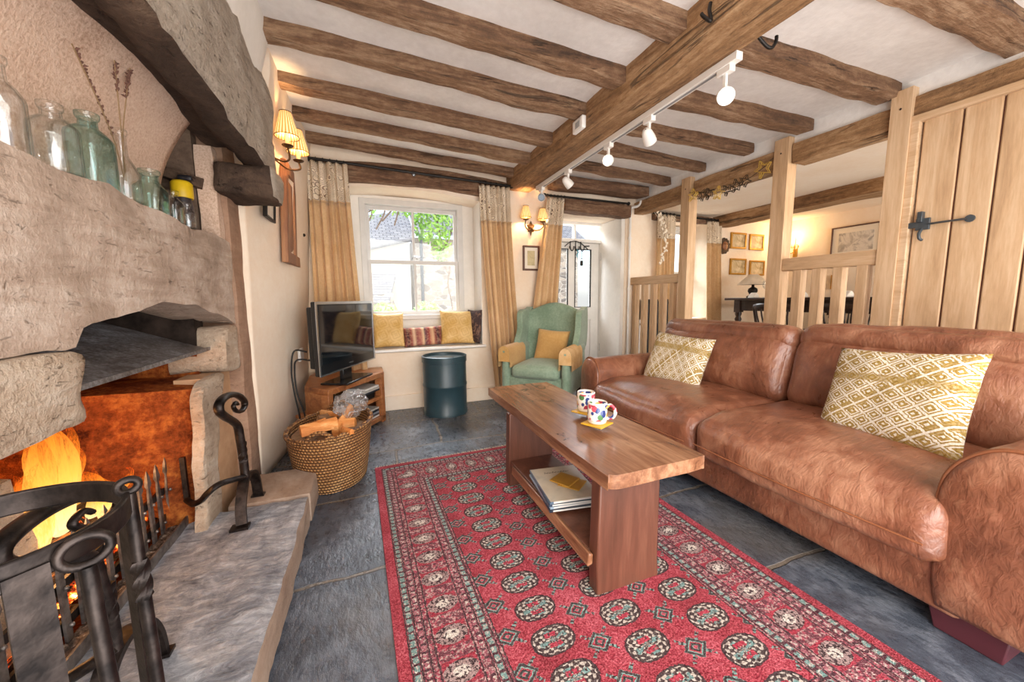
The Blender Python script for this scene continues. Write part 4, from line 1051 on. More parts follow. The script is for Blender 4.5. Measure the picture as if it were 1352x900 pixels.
b = MB(); b.box(.662, .905, 1.012, 1.768, .132, .160); b.build('shelf', M['tablez'], ct, bevel=.004)
b = MB(); b.box(.650, .668, .99, 1.72, .122, .185) if False else b.prism([(.640, .118), (.662, .122), (.664, .158), (.646, .166)], 'y', .985, 1.70); b.build('shelf_lip', M['table'], ct, bevel=.005)
# magazines
cols = ['#2c3a4c', '#6f8296', '#3c4a58', '#c5c0b6']
mz = .1605
for i in range(4):
    th = .0095
    a = rad(-7+RND.uniform(-2.5, 2.5)); cx, cy = .758, 1.365+RND.uniform(-.006, .006); w_, h_ = .215, .285
    t = thing('magazine', ['dark covered magazine at the bottom of the stack on the table shelf', 'blue spined magazine second from the bottom of the shelf stack', 'slate blue magazine directly under the pale topmost magazine', 'pale covered topmost magazine in the stack on the table shelf'][i], 'magazine', (cx, cy, mz), rz=a, group='magazines on the coffee table shelf')
    m_ = plain('magazine_cover', cols[i], .3)
    if i == 3:
        x, y, z = m_.xyz(); n = m_.noise(7, 4, .6)
        m_.color(m_.mix(m_.ss(n, .45, .7)*.6, m_.ramp(n, [(.3, '#b7a993'), (.7, '#d8cfbd')]), '#7c7a6e'))
    b = MB(); b.box(-w_/2, w_/2, -h_/2, h_/2, 0, th); b.build('pages', plain('paper_edges', '#dcd8d0', .7).mat if i < 1 else M['paper'], t, local=True, bevel=.001) if i else None
    if not i:
        M['paper'] = plain('paper_edges', '#d9d6cf', .7).mat; b.build('pages', M['paper'], t, local=True, bevel=.001)
    b = MB(); b.box(-w_/2-.001, w_/2+.001, -h_/2-.001, h_/2+.001, th-.0015, th+.0006); b.build('cover', m_.mat, t, local=True)
    b = MB(); b.box(-w_/2-.003, -w_/2+.012, -h_/2-.002, h_/2+.002, .0005, th+.0008); b.build('spine', plain('magazine_spine', ['#26323f', '#8fa3b5', '#33465a', '#5f7488'][i], .3).mat, t, local=True)
    if i == 3:
        b = MB()
        for k in range(9): b.tube(spline([(-.055+k*.013, .085, th+.0004), (-.052+k*.013, .10-(k % 3)*.004, th+.0006), (-.046+k*.013, .088, th+.0004), (-.042+k*.013, .094, th+.0004)], 4), .0011, 4)
        b.build('title_lettering', M['blackmetal'], t, local=True)
    mz += th+.0012
gold = plain('gold_coaster_lacquer', '#b98d3c', .3, .3).mat
M['goldc'] = gold
for i, (x, y, a, lab) in enumerate(((.785, 1.335, 38, 'gold coaster lying flat on the magazines, lower of two'), (.765, 1.365, 30, 'gold coaster on top of another coaster on the magazines'))):
    b = MB(); b.puff((0, 0, .003), (.098, .098, .0055), .0025, n=6)
    o = solo(b, 'coaster', gold, lab, 'coaster', 'gold coasters on the magazines'); o.location = (x, y, mz+.0002+i*.006); o.rotation_euler = (0, 0, rad(a))
# mugs on coasters
m = MT('floral_mug_glaze', .18, spec=.6); x, y, z = m.xyz()
v1 = m.vor(40, None); vc = m.vor(40, None, 'F1', 'Color'); sp_ = m.node('ShaderNodeSeparateColor'); m.link(vc, sp_.inputs[0]); hue = S(m, sp_.outputs[0])
fl = m.ramp(hue, [(0, '#2d3f7a'), (.25, '#a52a3f'), (.5, '#c64a5a'), (.7, '#4c7a4a'), (.85, '#e0a63c'), (1, '#5b4a7a')]); fl.mt.nt.nodes[-1]
for nd in m.nt.nodes:
    if nd.type == 'VALTORGB': nd.color_ramp.interpolation = 'CONSTANT'
msk = m.ss(v1, .62, .50)*m.ss(z, .012, .02)*m.ss(z, .088, .080)
m.color(m.mix(msk, '#efe8dc', fl)); M['mug'] = m.mat
def mug(x, y, rz, lab, lab2):
    b = MB(); b.puff((0, 0, .003), (.10, .10, .0055), .0025, n=6)
    o = solo(b, 'coaster', M['ycoast'], lab2, 'coaster', 'yellow coasters under the mugs'); o.location = (x, y, .4605+.012); o.rotation_euler = (0, 0, rad(25))
    t = thing('mug', lab, 'mug', (x, y, .4788), rz=rz, group='floral mugs on the coffee table')
    b = MB(); r = .041; b.lathe([(.030, .0), (.038, .004), (r, .018), (r, .088), (r-.002, .0905), (r-.004, .088), (r-.005, .02), (.028, .008), (.001, .007)], (0, 0, 0), 32, cap=False); b.lathe([(.001, .0005), (.03, .0005)], (0, 0, 0), 32, cap=False); b.build('cup', M['mug'], t, local=True)
    b = MB(); b.tube(spline([(r-.004, 0, .072), (r+.014, 0, .078), (r+.030, 0, .062), (r+.031, 0, .042), (r+.018, 0, .024), (r-.004, 0, .022)], 6), .0062, 8, flat=(.8, 1.2)); b.build('handle', M['mug'], t, local=True)
M['ycoast'] = plain('yellow_coaster_lacquer', '#d6a52c', .3).mat
ct.location.z = 0
mug(.876, 1.290, rad(-38), 'nearer white mug with painted red flower on the coffee table', 'yellow coaster under the nearer floral mug')
mug(.925, 1.455, rad(60), 'farther white floral mug partly hidden on the coffee table', 'yellow coaster under the farther floral mug')

# ================================================================ sofa
sf = thing('sofa', 'worn tan leather two seat sofa with rolled arms facing the coffee table', 'sofa', (1.95, 1.32, 0))
L = M['leather']
b = MB(); b.puff((2.0, 1.36, .185), (.96, 1.84, .23), .02, n=16); b.build('base', L, sf)
def arm_profile(y0, y1, z1, zb):
    m_ = (y0+y1)/2; w = (y1-y0)/2
    pts = [(0, y0+.012, zb), (0, y0-.004, zb+.10), (0, y0-.008, z1-w*1.25), (0, y0+w*.12, z1-w*.55), (0, m_-w*.45, z1-w*.10), (0, m_, z1), (0, m_+w*.45, z1-w*.10), (0, y1-w*.12, z1-w*.55), (0, y1+.008, z1-w*1.25), (0, y1+.004, zb+.10), (0, y1-.012, zb)]
    return spline(pts, 5)
def sofa_arm(y0, y1, z1, zb, xf, xb, seed):
    P = arm_profile(y0, y1, z1, zb); n = len(P); c = Vector((0, (y0+y1)/2, (z1+zb)/2)); vs = []; fs = []
    rings = [(xb, 1.0), (xb-.02, 1.02)]+[(xb+(xf-xb)*k/14, 1.0) for k in range(1, 14)]+[(xf+.022, 1.0), (xf+.008, .996), (xf-.003, .98), (xf-.010, .92), (xf-.017, .68), (xf-.022, .4), (xf-.023, .15)]
    for x, sc in rings:
        for p in P:
            q = c+(p-c)*sc; q.x = x; q = q+noise.noise_vector(q*6+Vector((seed, 0, 0)))*.006+noise.noise_vector(q*17)*.002; vs.append(q)
    for k in range(len(rings)-1):
        for i in range(n): fs.append((k*n+i, k*n+(i+1) % n, (k+1)*n+(i+1) % n, (k+1)*n+i))
    fs += [tuple(range(n)), tuple(range((len(rings)-1)*n, len(rings)*n))]
    b = MB(); b.add(vs, fs, 0, True); ao = b.build('arm', L, sf)
    pp = [Vector((xf+.006, *(c+(p-c)*1.004).yz)) for p in P]
    b = MB(); b.tube(pp, .0055, 8); b.build('piping', M['seam'], ao)
sofa_arm(.215, .505, .60, .085, 1.52, 2.46, 1); sofa_arm(2.215, 2.42, .565, .085, 1.505, 2.46, 5)
def seat(y0, y1, z1, seed):
    b = MB(); b.puff((1.86, (y0+y1)/2, z1-.10), (.78, y1-y0-.004, .20), .055, (.03, .004, .03), n=26, wob=.006, seed=seed)
    for v in b.v:
        if v.x < 1.62: v.z -= (1.62-v.x)*.22
        # gentle pull-lines along the front edge
        f = max(0, 1-abs(v.x-1.50)/.14); v.z += f*.0035*math.sin(v.y*95+math.sin(v.y*23)*2)
    return b
for y0, y1, z1, s in ((.475, 1.345, .435, 1.3), (1.345, 2.245, .425, 5.1)):
    so = seat(y0, y1, z1, s).build('seat_cushion', L, sf)
    b = MB(); zz = z1-.135; b.tube([(1.447-.015*math.sin(PI*i/30), y0+.03+(y1-y0-.06)*i/30, zz-.012) for i in range(31)], .0035, 6); b.build('seam', M['seam'], so)
def back(y0, y1, zt, seed):
    R_ = Matrix.Rotation(rad(15), 3, 'Y')
    b = MB(); b.puff((2.215, (y0+y1)/2, .58), (.24, y1-y0-.004, .40), .08, (.05, .004, .02), n=24, rot=R_, wob=.010, seed=seed)
    b.puff((2.275, (y0+y1)/2, zt-.075), (.26, y1-y0-.008, .155), .07, (.02, .004, .012), n=20, rot=R_, wob=.010, seed=seed+3); return b
for y0, y1, zt, s in ((.235, 1.325, .835, 2.2), (1.325, 2.30, .815, 7.7)):
    bo = back(y0, y1, zt, s).build('back_cushion', L, sf)
    b = MB(); b.tube([(2.128-.012*math.sin(PI*i/24), y0+.05+(y1-y0-.1)*i/24, zt-.145+.004*math.sin(i*.5)) for i in range(25)], .0035, 6); b.build('seam', M['seam'], bo)
b = MB(); b.puff((2.42, 1.31, .42), (.14, 2.0, .66), .05, n=14); b.build('back_frame', L, sf)
for x, y in ((1.60, .44), (1.56, 2.30), (2.42, .30), (2.42, 2.34)):
    b = MB(); b.hexa([(x-.05, y-.075, 0), (x+.09, y-.075, 0), (x+.09, y+.07, 0), (x-.05, y+.06, 0)], [(x-.05, y-.085, .10), (x+.09, y-.085, .10), (x+.09, y+.085, .10), (x-.05, y+.085, .10)]); b.build('foot', M['maroon'], sf, bevel=.004)
# cushions
def pillow(name, lab, cat, loc, rot, w_, h_, t_, mat, group=None, pinch=.06, seed=0, n=26):
    def f(sgn):
        def fn(u, v):
            a, c = u*2-1, v*2-1
            px = a*(1-pinch*(1-a*a)*0-pinch*(1-abs(a)**2)*0)*(1-pinch*(1-(c*c))*abs(a)**1.2*0)
            ex = 1-pinch*(1-c*c)*(abs(a)**3) if False else 1
            x = a*w_/2*(1-pinch*(math.cos(c*PI/2)**1)*(abs(a)**4)); y = c*h_/2*(1-pinch*(math.cos(a*PI/2)**1)*(abs(c)**4))
            q = max(0, (1-a**4)*(1-c**4))**.55
            z = sgn*t_/2*q+noise.noise(Vector((x*9+seed, y*9, sgn)))*.010*q
            return (x, y, z)
        return fn
    b = MB(); b.grid(f(1), n, n); b.grid(f(-1), n, n)
    bm_merge = True
    o = b.build(name, mat)
    bm = bmesh.new(); bm.from_mesh(o.data); bmesh.ops.remove_doubles(bm, verts=bm.verts[:], dist=.0006); bmesh.ops.recalc_face_normals(bm, faces=bm.faces[:]); bm.to_mesh(o.data); bm.free()
    o.location = loc; o.rotation_euler = rot
    return tag(o, lab, cat, group)
from mathutils import Euler
def face_rot(nrm, roll=0):
    """orientation whose local +Z is nrm, local +Y as near to up as possible, rolled"""
    z = Vector(nrm).normalized(); y = Vector((0, 0, 1)); y = (y-z*y.dot(z)).normalized(); x = y.cross(z)
    Mt = Matrix((x, y, z)).transposed() @ Matrix.Rotation(roll, 3, 'Z'); return Mt.to_euler()
pillow('scatter_cushion', 'mustard and white diamond woven cushion at the far end of the sofa', 'cushion', (1.945, 1.935, .575), face_rot((-.92, -.12, .38), rad(-3)), .45, .36, .13, M['ikat'], 'patterned cushions on the sofa', seed=1)
pillow('scatter_cushion', 'larger mustard and white diamond knit cushion at the near end of the sofa', 'cushion', (1.915, .80, .595), face_rot((-.90, .16, .36), rad(5)), .47, .40, .14, M['ikat2'], 'patterned cushions on the sofa', seed=4)

# ================================================================ wing armchair
ac = thing('wing_armchair', 'green fabric wing armchair with gold arm covers in front of the glazed door', 'armchair', (1.245, 2.755, 0), rz=rad(-45))
T = M['teal']
def loc(b, name, mat, par=ac, **k): return b.build(name, mat, par, local=True, **k)
b = MB(); b.puff((0, .31, .285), (.54, .56, .13), .03, (0.0, .01, 0), n=12); loc(b, 'seat_base', T)
b = MB(); b.puff((0, .26, .385), (.42, .52, .11), .04, (.0, .02, .025), n=16); loc(b, 'seat_cushion', T)
def cback(u, v):
    x = (u*2-1); z = .36+v*.60
    crest = .085*max(0, math.cos(x*PI*.5))**1.3-.045
    zz = .36+(v)*(.56+crest)
    return (x*.285, .515+v*.10+.035*abs(x)**2*-1, zz)
b = MB(); b.grid(cback, 20, 16)
o = loc(b, 'backrest', T); sd = o.modifiers.new('s', 'SOLIDIFY'); sd.thickness = .085; sd.offset = 0; bv = o.modifiers.new('b', 'BEVEL'); bv.width = .025; bv.segments = 3
for sx in (-1, 1):
    pr = [(.03, .56), (.03, .20), (.60, .20), (.64, .56)]
    b = MB(); b.puff((sx*.265, .285, .375), (.075, .55, .35), .03, (.006, .01, 0), n=12); b.puff((sx*.268, .27, .555), (.095, .53, .09), .042, (.0, .01, .0), n=12); ao = loc(b, 'arm', T)
    def cov(u, v, sx=sx):
        a = PI*(u*1.0); r = .055
        if u < .25: return (sx*.268-.054, .0+v*.36, .42+u/.25*.12) if True else 0
        if u > .75: return (sx*.268+.054, .0+v*.36, .54-(u-.75)/.25*.12)
        t = (u-.25)/.5*PI; return (sx*.268-.054*math.cos(t), .0+v*.36, .545+.062*math.sin(t))
    b = MB(); b.grid(cov, 22, 8); b.v and None
    b.prism([(sx*.268+.052*math.cos(PI*i/10), .545+.06*math.sin(PI*i/10)) for i in range(11)]+[(sx*.268-.052, .47), (sx*.268+.052, .47)], 'y', -.004, .004)
    o = loc(b, 'arm_cover', M['armcover'] if sx > 0 else M['mustard'], ac, label='gold fabric arm cover')
    wing = [(.30, .56), (.28, .60), (.36, .72), (.37, .85), (.42, .895), (.52, .90), (.66, .90), (.62, .56)]
    b = MB(); b.prism([(p.y, p.z) for p in spline([(0, *q) for q in wing], 4, True)], 'x', -.028, .028)
    for v in b.v:
        v.x += sx*(.27+.05*max(0, (.62-v.y))*(v.z-.5)*2)
    loc(b, 'wing', T, bevel=.016, seg=3)
for x in (-.24, .24):
    for y in (.06, .56):
        b = MB(); b.tube([(x, y, .24), (x, y, .0)], [.024, .016], 8); loc(b, 'leg', M['darkwood'])
b = MB(); b.grid(lambda u, v: ((u*2-1)*.27, .04+0*u, .30+v*.11), 4, 3)
R_ = Matrix.Rotation(rad(-45), 3, 'Z')
p_ = Vector(ac.location)+R_ @ Vector((.02, .42, .565))
nrm = R_ @ Vector((.0, -.94, .30))
pillow('armchair_cushion', 'plain mustard square cushion propped in the green wing armchair', 'cushion', p_, face_rot(nrm, rad(-4)), .31, .31, .11, M['mustard'], seed=8)

# ================================================================ green drum
dr = thing('storage_drum', 'dark green cylindrical drum with banded rim below the window', 'drum', (.605, 3.255, 0))
m = plain('dark_teal_paint', '#2b424a', .36); M['drum'] = m.mat
b = MB(); r = .19; b.lathe([(.001, .0), (r+.004, 0), (r+.004, .03), (r, .036), (r, .245), (r+.004, .25), (r+.004, .266), (r, .272), (r, .47)], (.605, 3.255, 0), 40, cap=False); b.build('body', M['drum'], dr)
b = MB(); b.lathe([(r, .46), (r+.006, .462), (r+.006, .512), (r-.004, .516), (r-.010, .505), (r-.012, .492), (.001, .492)], (.605, 3.255, 0), 40, cap=False); b.tube([(.42, 3.24, .512), (.61, 3.27, .514), (.79, 3.29, .512)], .008, 4) if False else None; b.build('lid', M['drum'], dr)
b = MB(); b.obox((.555, 3.235, .4965), (.21, .15, .008), (0, 0, rad(20)))
solo(b, 'folder', plain('dark_cover', '#23302f', .35).mat, 'thin dark folder lying on the drum lid', 'folder', bevel=.002)

# ================================================================ TV and stand
ts = thing('tv_stand', 'corner wooden television stand with open shelves under the TV', 'tv stand', (-.2, 3.05, 0))
A, Bp = Vector((-.275, 2.665, 0)), Vector((.092, 3.205, 0))
d = (Bp-A).normalized(); nn = Vector((-d.y, d.x, 0))
W2 = (Bp-A).length
def q3(s, dpt, z): p = A+d*s+nn*dpt; return (p.x, p.y, z)
def slabp(b, s0, s1, d0, d1, z0, z1): b.hexa([q3(s0, d0, z0), q3(s1, d0, z0), q3(s1, d1, z0), q3(s0, d1, z0)], [q3(s0, d0, z1), q3(s1, d0, z1), q3(s1, d1, z1), q3(s0, d1, z1)])
def trap(b, z0, z1):
    P = [q3(0, 0, 0), q3(W2, 0, 0), (.085, 3.44, 0), (-.40, 3.44, 0), (-.46, 3.30, 0), (-.44, 2.86, 0)]
    b.prism([(p[0], p[1]) for p in P], 'z', z0, z1)
b = MB(); trap(b, .375, .415); b.build('top', M['tvwood'], ts, bevel=.004)
b = MB(); trap(b, .02, .055); b.build('base', M['tvwood'], ts, bevel=.004)
for s0 in (0, W2-.045):
    b = MB(); slabp(b, s0, s0+.045, 0, .06, 0, .38); b.build('upright', M['tvwood'], ts, bevel=.003)
b = MB(); b.hexa([q3(.0, .04, 0), q3(.02, .05, 0), (-.42, 2.88, 0), (-.44, 2.86, 0)], [q3(.0, .04, .38), q3(.02, .05, .38), (-.42, 2.88, .38), (-.44, 2.86, .38)]); b.build('side_panel', M['tvwood'], ts)
b = MB(); b.box(-.45, .08, 3.42, 3.44, .02, .38); b.build('back_panel', M['tvwood'], ts)
b = MB(); b.box(.07, .088, 3.2, 3.44, .02, .38); b.build('side_panel', M['tvwood'], ts)
b = MB(); slabp(b, .03, W2-.03, .01, .30, .195, .22); b.build('shelf', M['tvwood'], ts, bevel=.002)
b = MB(); slabp(b, .08, W2-.10, .03, .26, .221, .268)
solo(b, 'set_top_box', M['blackmetal'], 'dark set top box on the upper shelf of the TV stand', 'set top box', bevel=.003)
for z, k, s in ((.27, 3, .42), (.056, 5, .40)):
    for i in range(k):
        b = MB(); j = RND.uniform(-.012, .012); slabp(b, s+j, s+.19+j, .02+j*.6, .20, z+i*.0155, z+i*.0155+.0145)
        solo(b, 'dvd_case', plain('case_plastic', ['#d9d6d0', '#4a4648', '#8c8f96', '#2c2f36', '#b7b2aa'][(i+k) % 5], .35).mat, ('plastic disc case in the small pile on the set top box' if k == 3 else 'plastic disc case in the pile at the bottom of the TV stand'), 'disc case', 'disc cases in the TV stand upper pile' if k == 3 else 'disc cases in the TV stand lower pile', bevel=.001)
tv = thing('television', 'black flat screen television turned towards the sofa in the window corner', 'television', (-.14, 2.965, .416))
ct_ = Vector((-.14, 2.965, 0)); dv = Vector((.34, .69, 0)).normalized(); nv_ = Vector((dv.y, -dv.x, 0))   # nv_ points to the room
def tvbox(b, s0, s1, z0, z1, f0, f1):
    def P(s, f, z): p = ct_+dv*s+nv_*f; return (p.x, p.y, z)
    b.hexa([P(s0, f0, z0), P(s1, f0, z0), P(s1, f1, z0), P(s0, f1, z0)], [P(s0, f0, z1), P(s1, f0, z1), P(s1, f1, z1), P(s0, f1, z1)])
hw = .385
M['tvblack'] = plain('gloss_black_plastic', '#1a1a1c', .15, 0, .01).mat
m = MT('tv_screen', .06, spec=.9); m.color('#101216'); M['screen'] = m.mat
b = MB(); tvbox(b, -hw, hw, .515, .995, -.035, .0); tvbox(b, -hw+.03, hw-.03, .56, .96, -.085, -.03); b.build('casing', M['tvblack'], tv, bevel=.008)
b = MB(); tvbox(b, -hw+.03, hw-.03, .585, .968, .0, .0015); b.build('screen', M['screen'], tv)
b = MB(); tvbox(b, -hw, hw, .513, .522, -.002, .004); tvbox(b, -hw, hw, .978, .996, -.002, .002); tvbox(b, -hw-.002, -hw+.012, .515, .995, -.002, .003); tvbox(b, hw-.012, hw+.002, .515, .995, -.002, .003); tvbox(b, -.03, .03, .546, .553, .0, .002); b.build('bezel_trim', M['chrome'], tv)
b = MB(); tvbox(b, -.06, .06, .43, .53, -.06, -.03); tvbox(b, -.19, .19, .416, .430, -.13, .07); b.build('pedestal', M['tvblack'], tv, bevel=.004)
for i, (dx, dz, lab) in enumerate(((0, 0, 'black cable looping down the wall behind the television'), (.03, -.06, 'second black cable hanging behind the television stand'))):
    b = MB(); b.tube(spline([(-.40+dx, 2.80, .66+dz), (-.475+dx*.5, 2.80, .67+dz), (-.495+dx*.6, 2.78, .55), (-.485+dx*.5, 2.76, .40), (-.465+dx, 2.75, .26), (-.455+dx, 2.74, .10), (-.455+dx, 2.75, .01)], 6), .006, 6)
    solo(b, 'power_cable', M['blackmetal'], lab, 'cable', 'cables behind the television')
b = MB(); b.puff((-.468, 3.0, .62), (.02, .14, .085), .006, n=5)
solo(b, 'wall_socket', M['whitep'], 'white double power socket on the wall behind the television', 'socket')

# ================================================================ log basket
bk = thing('log_basket', 'oval wicker log basket with looped handles at the end of the hearth', 'basket', (-.235, 2.33, 0))
m = MT('woven_wicker', .7); x, y, z = m.xyz(); 
an = m.math('ARCTAN2', y*.7, x); row = (z*62); col_ = (an*13)
wv = m.math('SINE', row*PI*2)*.5+.5; st = (m.math('SINE', (col_+(row.floor()*.5).frac()*2*.5)*PI)).abs()
n = m.noise(14, 4, .6); n2 = m.noise(3, 2, .5)
m.color(m.mix(m.ss(wv*st, .05, .35), '#5e3a1e', m.ramp(n*.5+n2*.5, [(.35, '#9c6a38'), (.52, '#c08a50'), (.66, '#dcae74')]))); m.bump(wv*st+n*.2, 1, .012); M['wicker'] = m.mat
rx, ry = .222, .295; cx, cy = -.235, 2.285
def bask(u, v, off=0):
    a = 2*PI*u; f = .80+.20*v**.8; z = .004+v*.30
    w = 1+.010*math.sin(v*75)*.4
    dip = .022*math.cos(2*a)*v*0
    return (cx+(rx*f+off)*math.cos(a)*w, cy+(ry*f+off)*math.sin(a)*w, z+.02*v*math.cos(a))
b = MB(); b.grid(lambda u, v: bask(u, v), 64, 44, wu=True); b.grid(lambda u, v: bask(u, .02+v*.98, -.012), 64, 20, wu=True)
b.add([bask(i/40, .02, -.004) for i in range(40)], [tuple(range(40))]); b.build('woven_body', M['wicker'], bk)
b = MB(); ring_ = [Vector(bask(i/90, 1.0, -.005))+Vector((0, 0, .004+.004*math.sin(i*1.4))) for i in range(90)]; b.tube(ring_, .0125, 8, closed=True); b.build('rim', M['wicker'], bk)
for a0 in (-.27, .23):
    p = [Vector(bask(a0+q, .97, .004)) for q in (-.055, -.03, 0, .03, .055)]
    for i, h in enumerate((0, .045, .062, .045, 0)): p[i].z += h
    b = MB(); b.tube(spline(p, 7), .0095, 8); b.build('handle', M['wicker'], bk)
# kindling, standing clear of the weave
lg = [((-.36, 2.12, .335), (-.19, 2.17, .345), .032, .040, 'pine', 'bright orange split log lying across the front of the basket'), ((-.27, 2.24, .315), (-.10, 2.20, .325), .024, .034, 'pine', 'split pine billet in the middle of the basket'),
      ((-.31, 2.40, .30), (-.15, 2.47, .30), .035, .04, 'pineb', 'brown barked log at the back of the basket'), ((-.20, 2.14, .30), (-.13, 2.36, .36), .02, .045, 'pine', 'tilted orange split log beside the plastic bag'),
      ((-.33, 2.25, .29), (-.20, 2.32, .30), .03, .032, 'pineb', 'grey barked log under the kindling'), ((-.30, 2.50, .32), (-.20, 2.36, .335), .016, .02, 'pine', 'thin pale stick lying towards the back handle'), ((-.37, 2.24, .32), (-.24, 2.10, .392), .006, .006, 'pine', 'thin pale stick across the front log'), ((-.16, 2.10, .325), (-.11, 2.02, .33), .012, .02, 'pine', 'short pale offcut by the front handle')]
for i, (p, q, w1, h1, mt_, lab) in enumerate(lg):
    P, Q = Vector(p), Vector(q); dd = (Q-P).normalized(); u = dd.cross(Vector((0, 0, 1))).normalized(); w3 = u.cross(dd)
    prof = [(-1, -.9), (1, -.8), (.9, .55), (.1, 1.0), (-.9, .5)]
    vs = [P+u*(a*w1)+w3*(c*h1*.8) for a, c in prof]+[Q+u*(a*w1*.95)+w3*(c*h1*.8) for a, c in prof]
    b = MB(); b.add(vs, [(4, 3, 2, 1, 0), (5, 6, 7, 8, 9)]+[(k, (k+1) % 5, 5+(k+1) % 5, 5+k) for k in range(5)])
    solo(b, 'split_log', M[mt_], lab, 'firewood', 'firewood in the wicker basket', bevel=.002)
b = MB(); b.grid(lambda u, v: bask(u, .02+v*0, -.03) if v < .5 else (cx, cy, .2), 4, 2) if False else None
def heap(u, v):
    a = 2*PI*u; r = v; return (cx+(rx*.95-.016)*r*math.cos(a), cy+(ry*.95-.016)*r*math.sin(a), .262+.03*noise.noise(Vector((math.cos(a)*r*3, math.sin(a)*r*3, 0)))+.02*(1-r))
b = MB(); b.grid(heap, 30, 10, wu=True)
solo(b, 'kindling', M['pineb'], 'loose bark and kindling filling the wicker basket', 'kindling', kind='stuff')
m = MT('clear_polythene', .12); nt = m.nt
tr = m.node('ShaderNodeBsdfTransparent'); gl = m.node('ShaderNodeBsdfGlossy'); gl.inputs['Roughness'].default_value = .12; df = m.node('ShaderNodeBsdfTranslucent'); df.inputs[0].default_value = (.95, .97, 1, 1)
bp = m.node('ShaderNodeBump'); m.link(m.noise(26, 4, .65, None, 1.2), bp.inputs['Height']); bp.inputs['Strength'].default_value = 1; bp.inputs['Distance'].default_value = .03
for q in (gl, df): nt.links.new(bp.outputs[0], q.inputs['Normal'])
a_ = m.node('ShaderNodeMixShader'); a_.inputs[0].default_value = .45; nt.links.new(gl.outputs[0], a_.inputs[1]); nt.links.new(df.outputs[0], a_.inputs[2])
ms = m.node('ShaderNodeMixShader'); m.link(m.math('MULTIPLY_ADD', m.ss(m.noise(18, 3, .6, None, 1.5), .42, .62), .45, .22), ms.inputs[0]); nt.links.new(tr.outputs[0], ms.inputs[1]); nt.links.new(a_.outputs[0], ms.inputs[2]); nt.links.new(ms.outputs[0], nt.nodes['Material Output'].inputs[0]); M['poly'] = m.mat
def bag(u, v):
    a = 2*PI*u; q = PI*(v*.98+.01); p = Vector((math.sin(q)*math.cos(a), math.sin(q)*math.sin(a), -math.cos(q)))
    k = 1+.35*noise.noise(p*2.2)+.12*noise.noise(p*6)
    return (-.125+.085*p.x*k, 2.30+.10*p.y*k, .405+.075*p.z*k)
b = MB(); b.grid(bag, 40, 26, wu=True)
solo(b, 'plastic_bag', M['poly'], 'crumpled clear plastic bag on top of the log basket', 'plastic bag')
# ================================================================ curtains
def curtain(lab, tl, tr, bl, br, zt, zh, zbm, y, nf, dep, seed, group, bow=.0, folds_phase=0):
    t = thing('curtain', lab, 'curtain', ((tl+tr)/2, y, zbm), group=group)
    def pt(u, z):
        v = (zt-z)/(zt-zbm)
        e = v**1.25 if bow == 0 else v
        xl = tl+(bl-tl)*e; xr = tr+(br-tr)*e
        g = .75+.45*v
        ph = u*nf*2*PI+folds_phase
        yy = y+dep*g*(math.sin(ph)+.25*math.sin(ph*2.3+seed))*.55
        uu = u+.013*math.sin(ph*1.0+seed)+.010*noise.noise(Vector((u*6, z*1.2, seed)))*v
        return (xl+(xr-xl)*uu, yy+.01*noise.noise(Vector((u*4, z*2, seed))), z)
    n = nf*14
    b = MB(); b.grid(lambda u, v: pt(u, zt-(zt-zh)*v), n, 12)
    o = b.build('embroidered_header', M['header'], t); s = o.modifiers.new('s', 'SOLIDIFY'); s.thickness = .004
    b = MB(); b.grid(lambda u, v: pt(u, zh-(zh-zbm)*v), n, 30)
    o = b.build('linen_panel', M['curtain'], t); s = o.modifiers.new('s', 'SOLIDIFY'); s.thickness = .004
    b = MB(); b.tube([Vector(pt(i/(n*2), zh))+Vector((0, -.003, 0)) for i in range(n*2+1)], .004, 5); b.build('braid', M['curtain'], t)
    return t
G_ = 'gold curtains with embroidered headers'
curtain('gold curtain with scroll embroidered header left of the sash window behind the television', -.395, -.105, -.42, -.02, 2.085, 1.785, .12, 3.385, 5, .046, 1, G_)
curtain('gold curtain with embroidered header between the sash window and the wall lamp', .992, 1.285, 1.12, 1.40, 2.03, 1.715, .10, 3.375, 6, .046, 2, G_)
curtain('gold curtain swept aside left of the glazed door behind the armchair', 1.69, 1.878, 1.42, 1.74, 1.985, 1.725, .10, 3.40, 4, .046, 3, G_, bow=1)
curtain('gold curtain left of the dining window with a shell garland in front', 3.08, 3.32, 3.09, 3.34, 1.925, 1.66, .25, 3.41, 5, .03, 4, G_)
curtain('gold curtain right of the dining window beside the carved wall ornament', 3.825, 4.04, 3.93, 4.15, 1.895, 1.64, .25, 3.41, 5, .03, 5, G_)
def pole(lab, pts, r, rings, br):
    t = thing('curtain_pole', lab, 'curtain pole', pts[0], group='dark curtain poles')
    b = MB(); b.tube(pts, r, 10); b.build('rod', M['blackmetal'], t)
    for p in (pts[0], pts[-1]):
        b = MB(); b.ball(p, r*1.9, 10); b.build('finial', M['blackmetal'], t)
    A, B_ = Vector(pts[0]), Vector(pts[-1]); d_ = (B_-A).normalized()
    for s in rings:
        c = A.lerp(B_, s)+Vector((0, 0, -r*.4)); b = MB(); b.tube([c+Vector((0, 1, 0))*(r*1.7*math.cos(k*PI/5))+Vector((0, 0, 1))*(r*1.7*math.sin(k*PI/5)) for k in range(10)], .003, 5, closed=True); b.build('ring', M['blackmetal'], t)
    for s in br:
        c = A.lerp(B_, s); b = MB(); b.tube([c, c+Vector((0, .045, 0))], .006, 6); b.lathe([(.018, 0), (.018, .006)], c+Vector((0, .045, 0)), 12, rot=Matrix.Rotation(PI/2, 3, 'X')); b.build('bracket', M['chrome'], t)
pole('dark iron curtain pole over the sash window', [(-.43, 3.385, 2.105), (1.31, 3.385, 2.05)], .011, [.03+.145*i/5 for i in range(6)]+[.825+.145*i/5 for i in range(6)], (.49,))
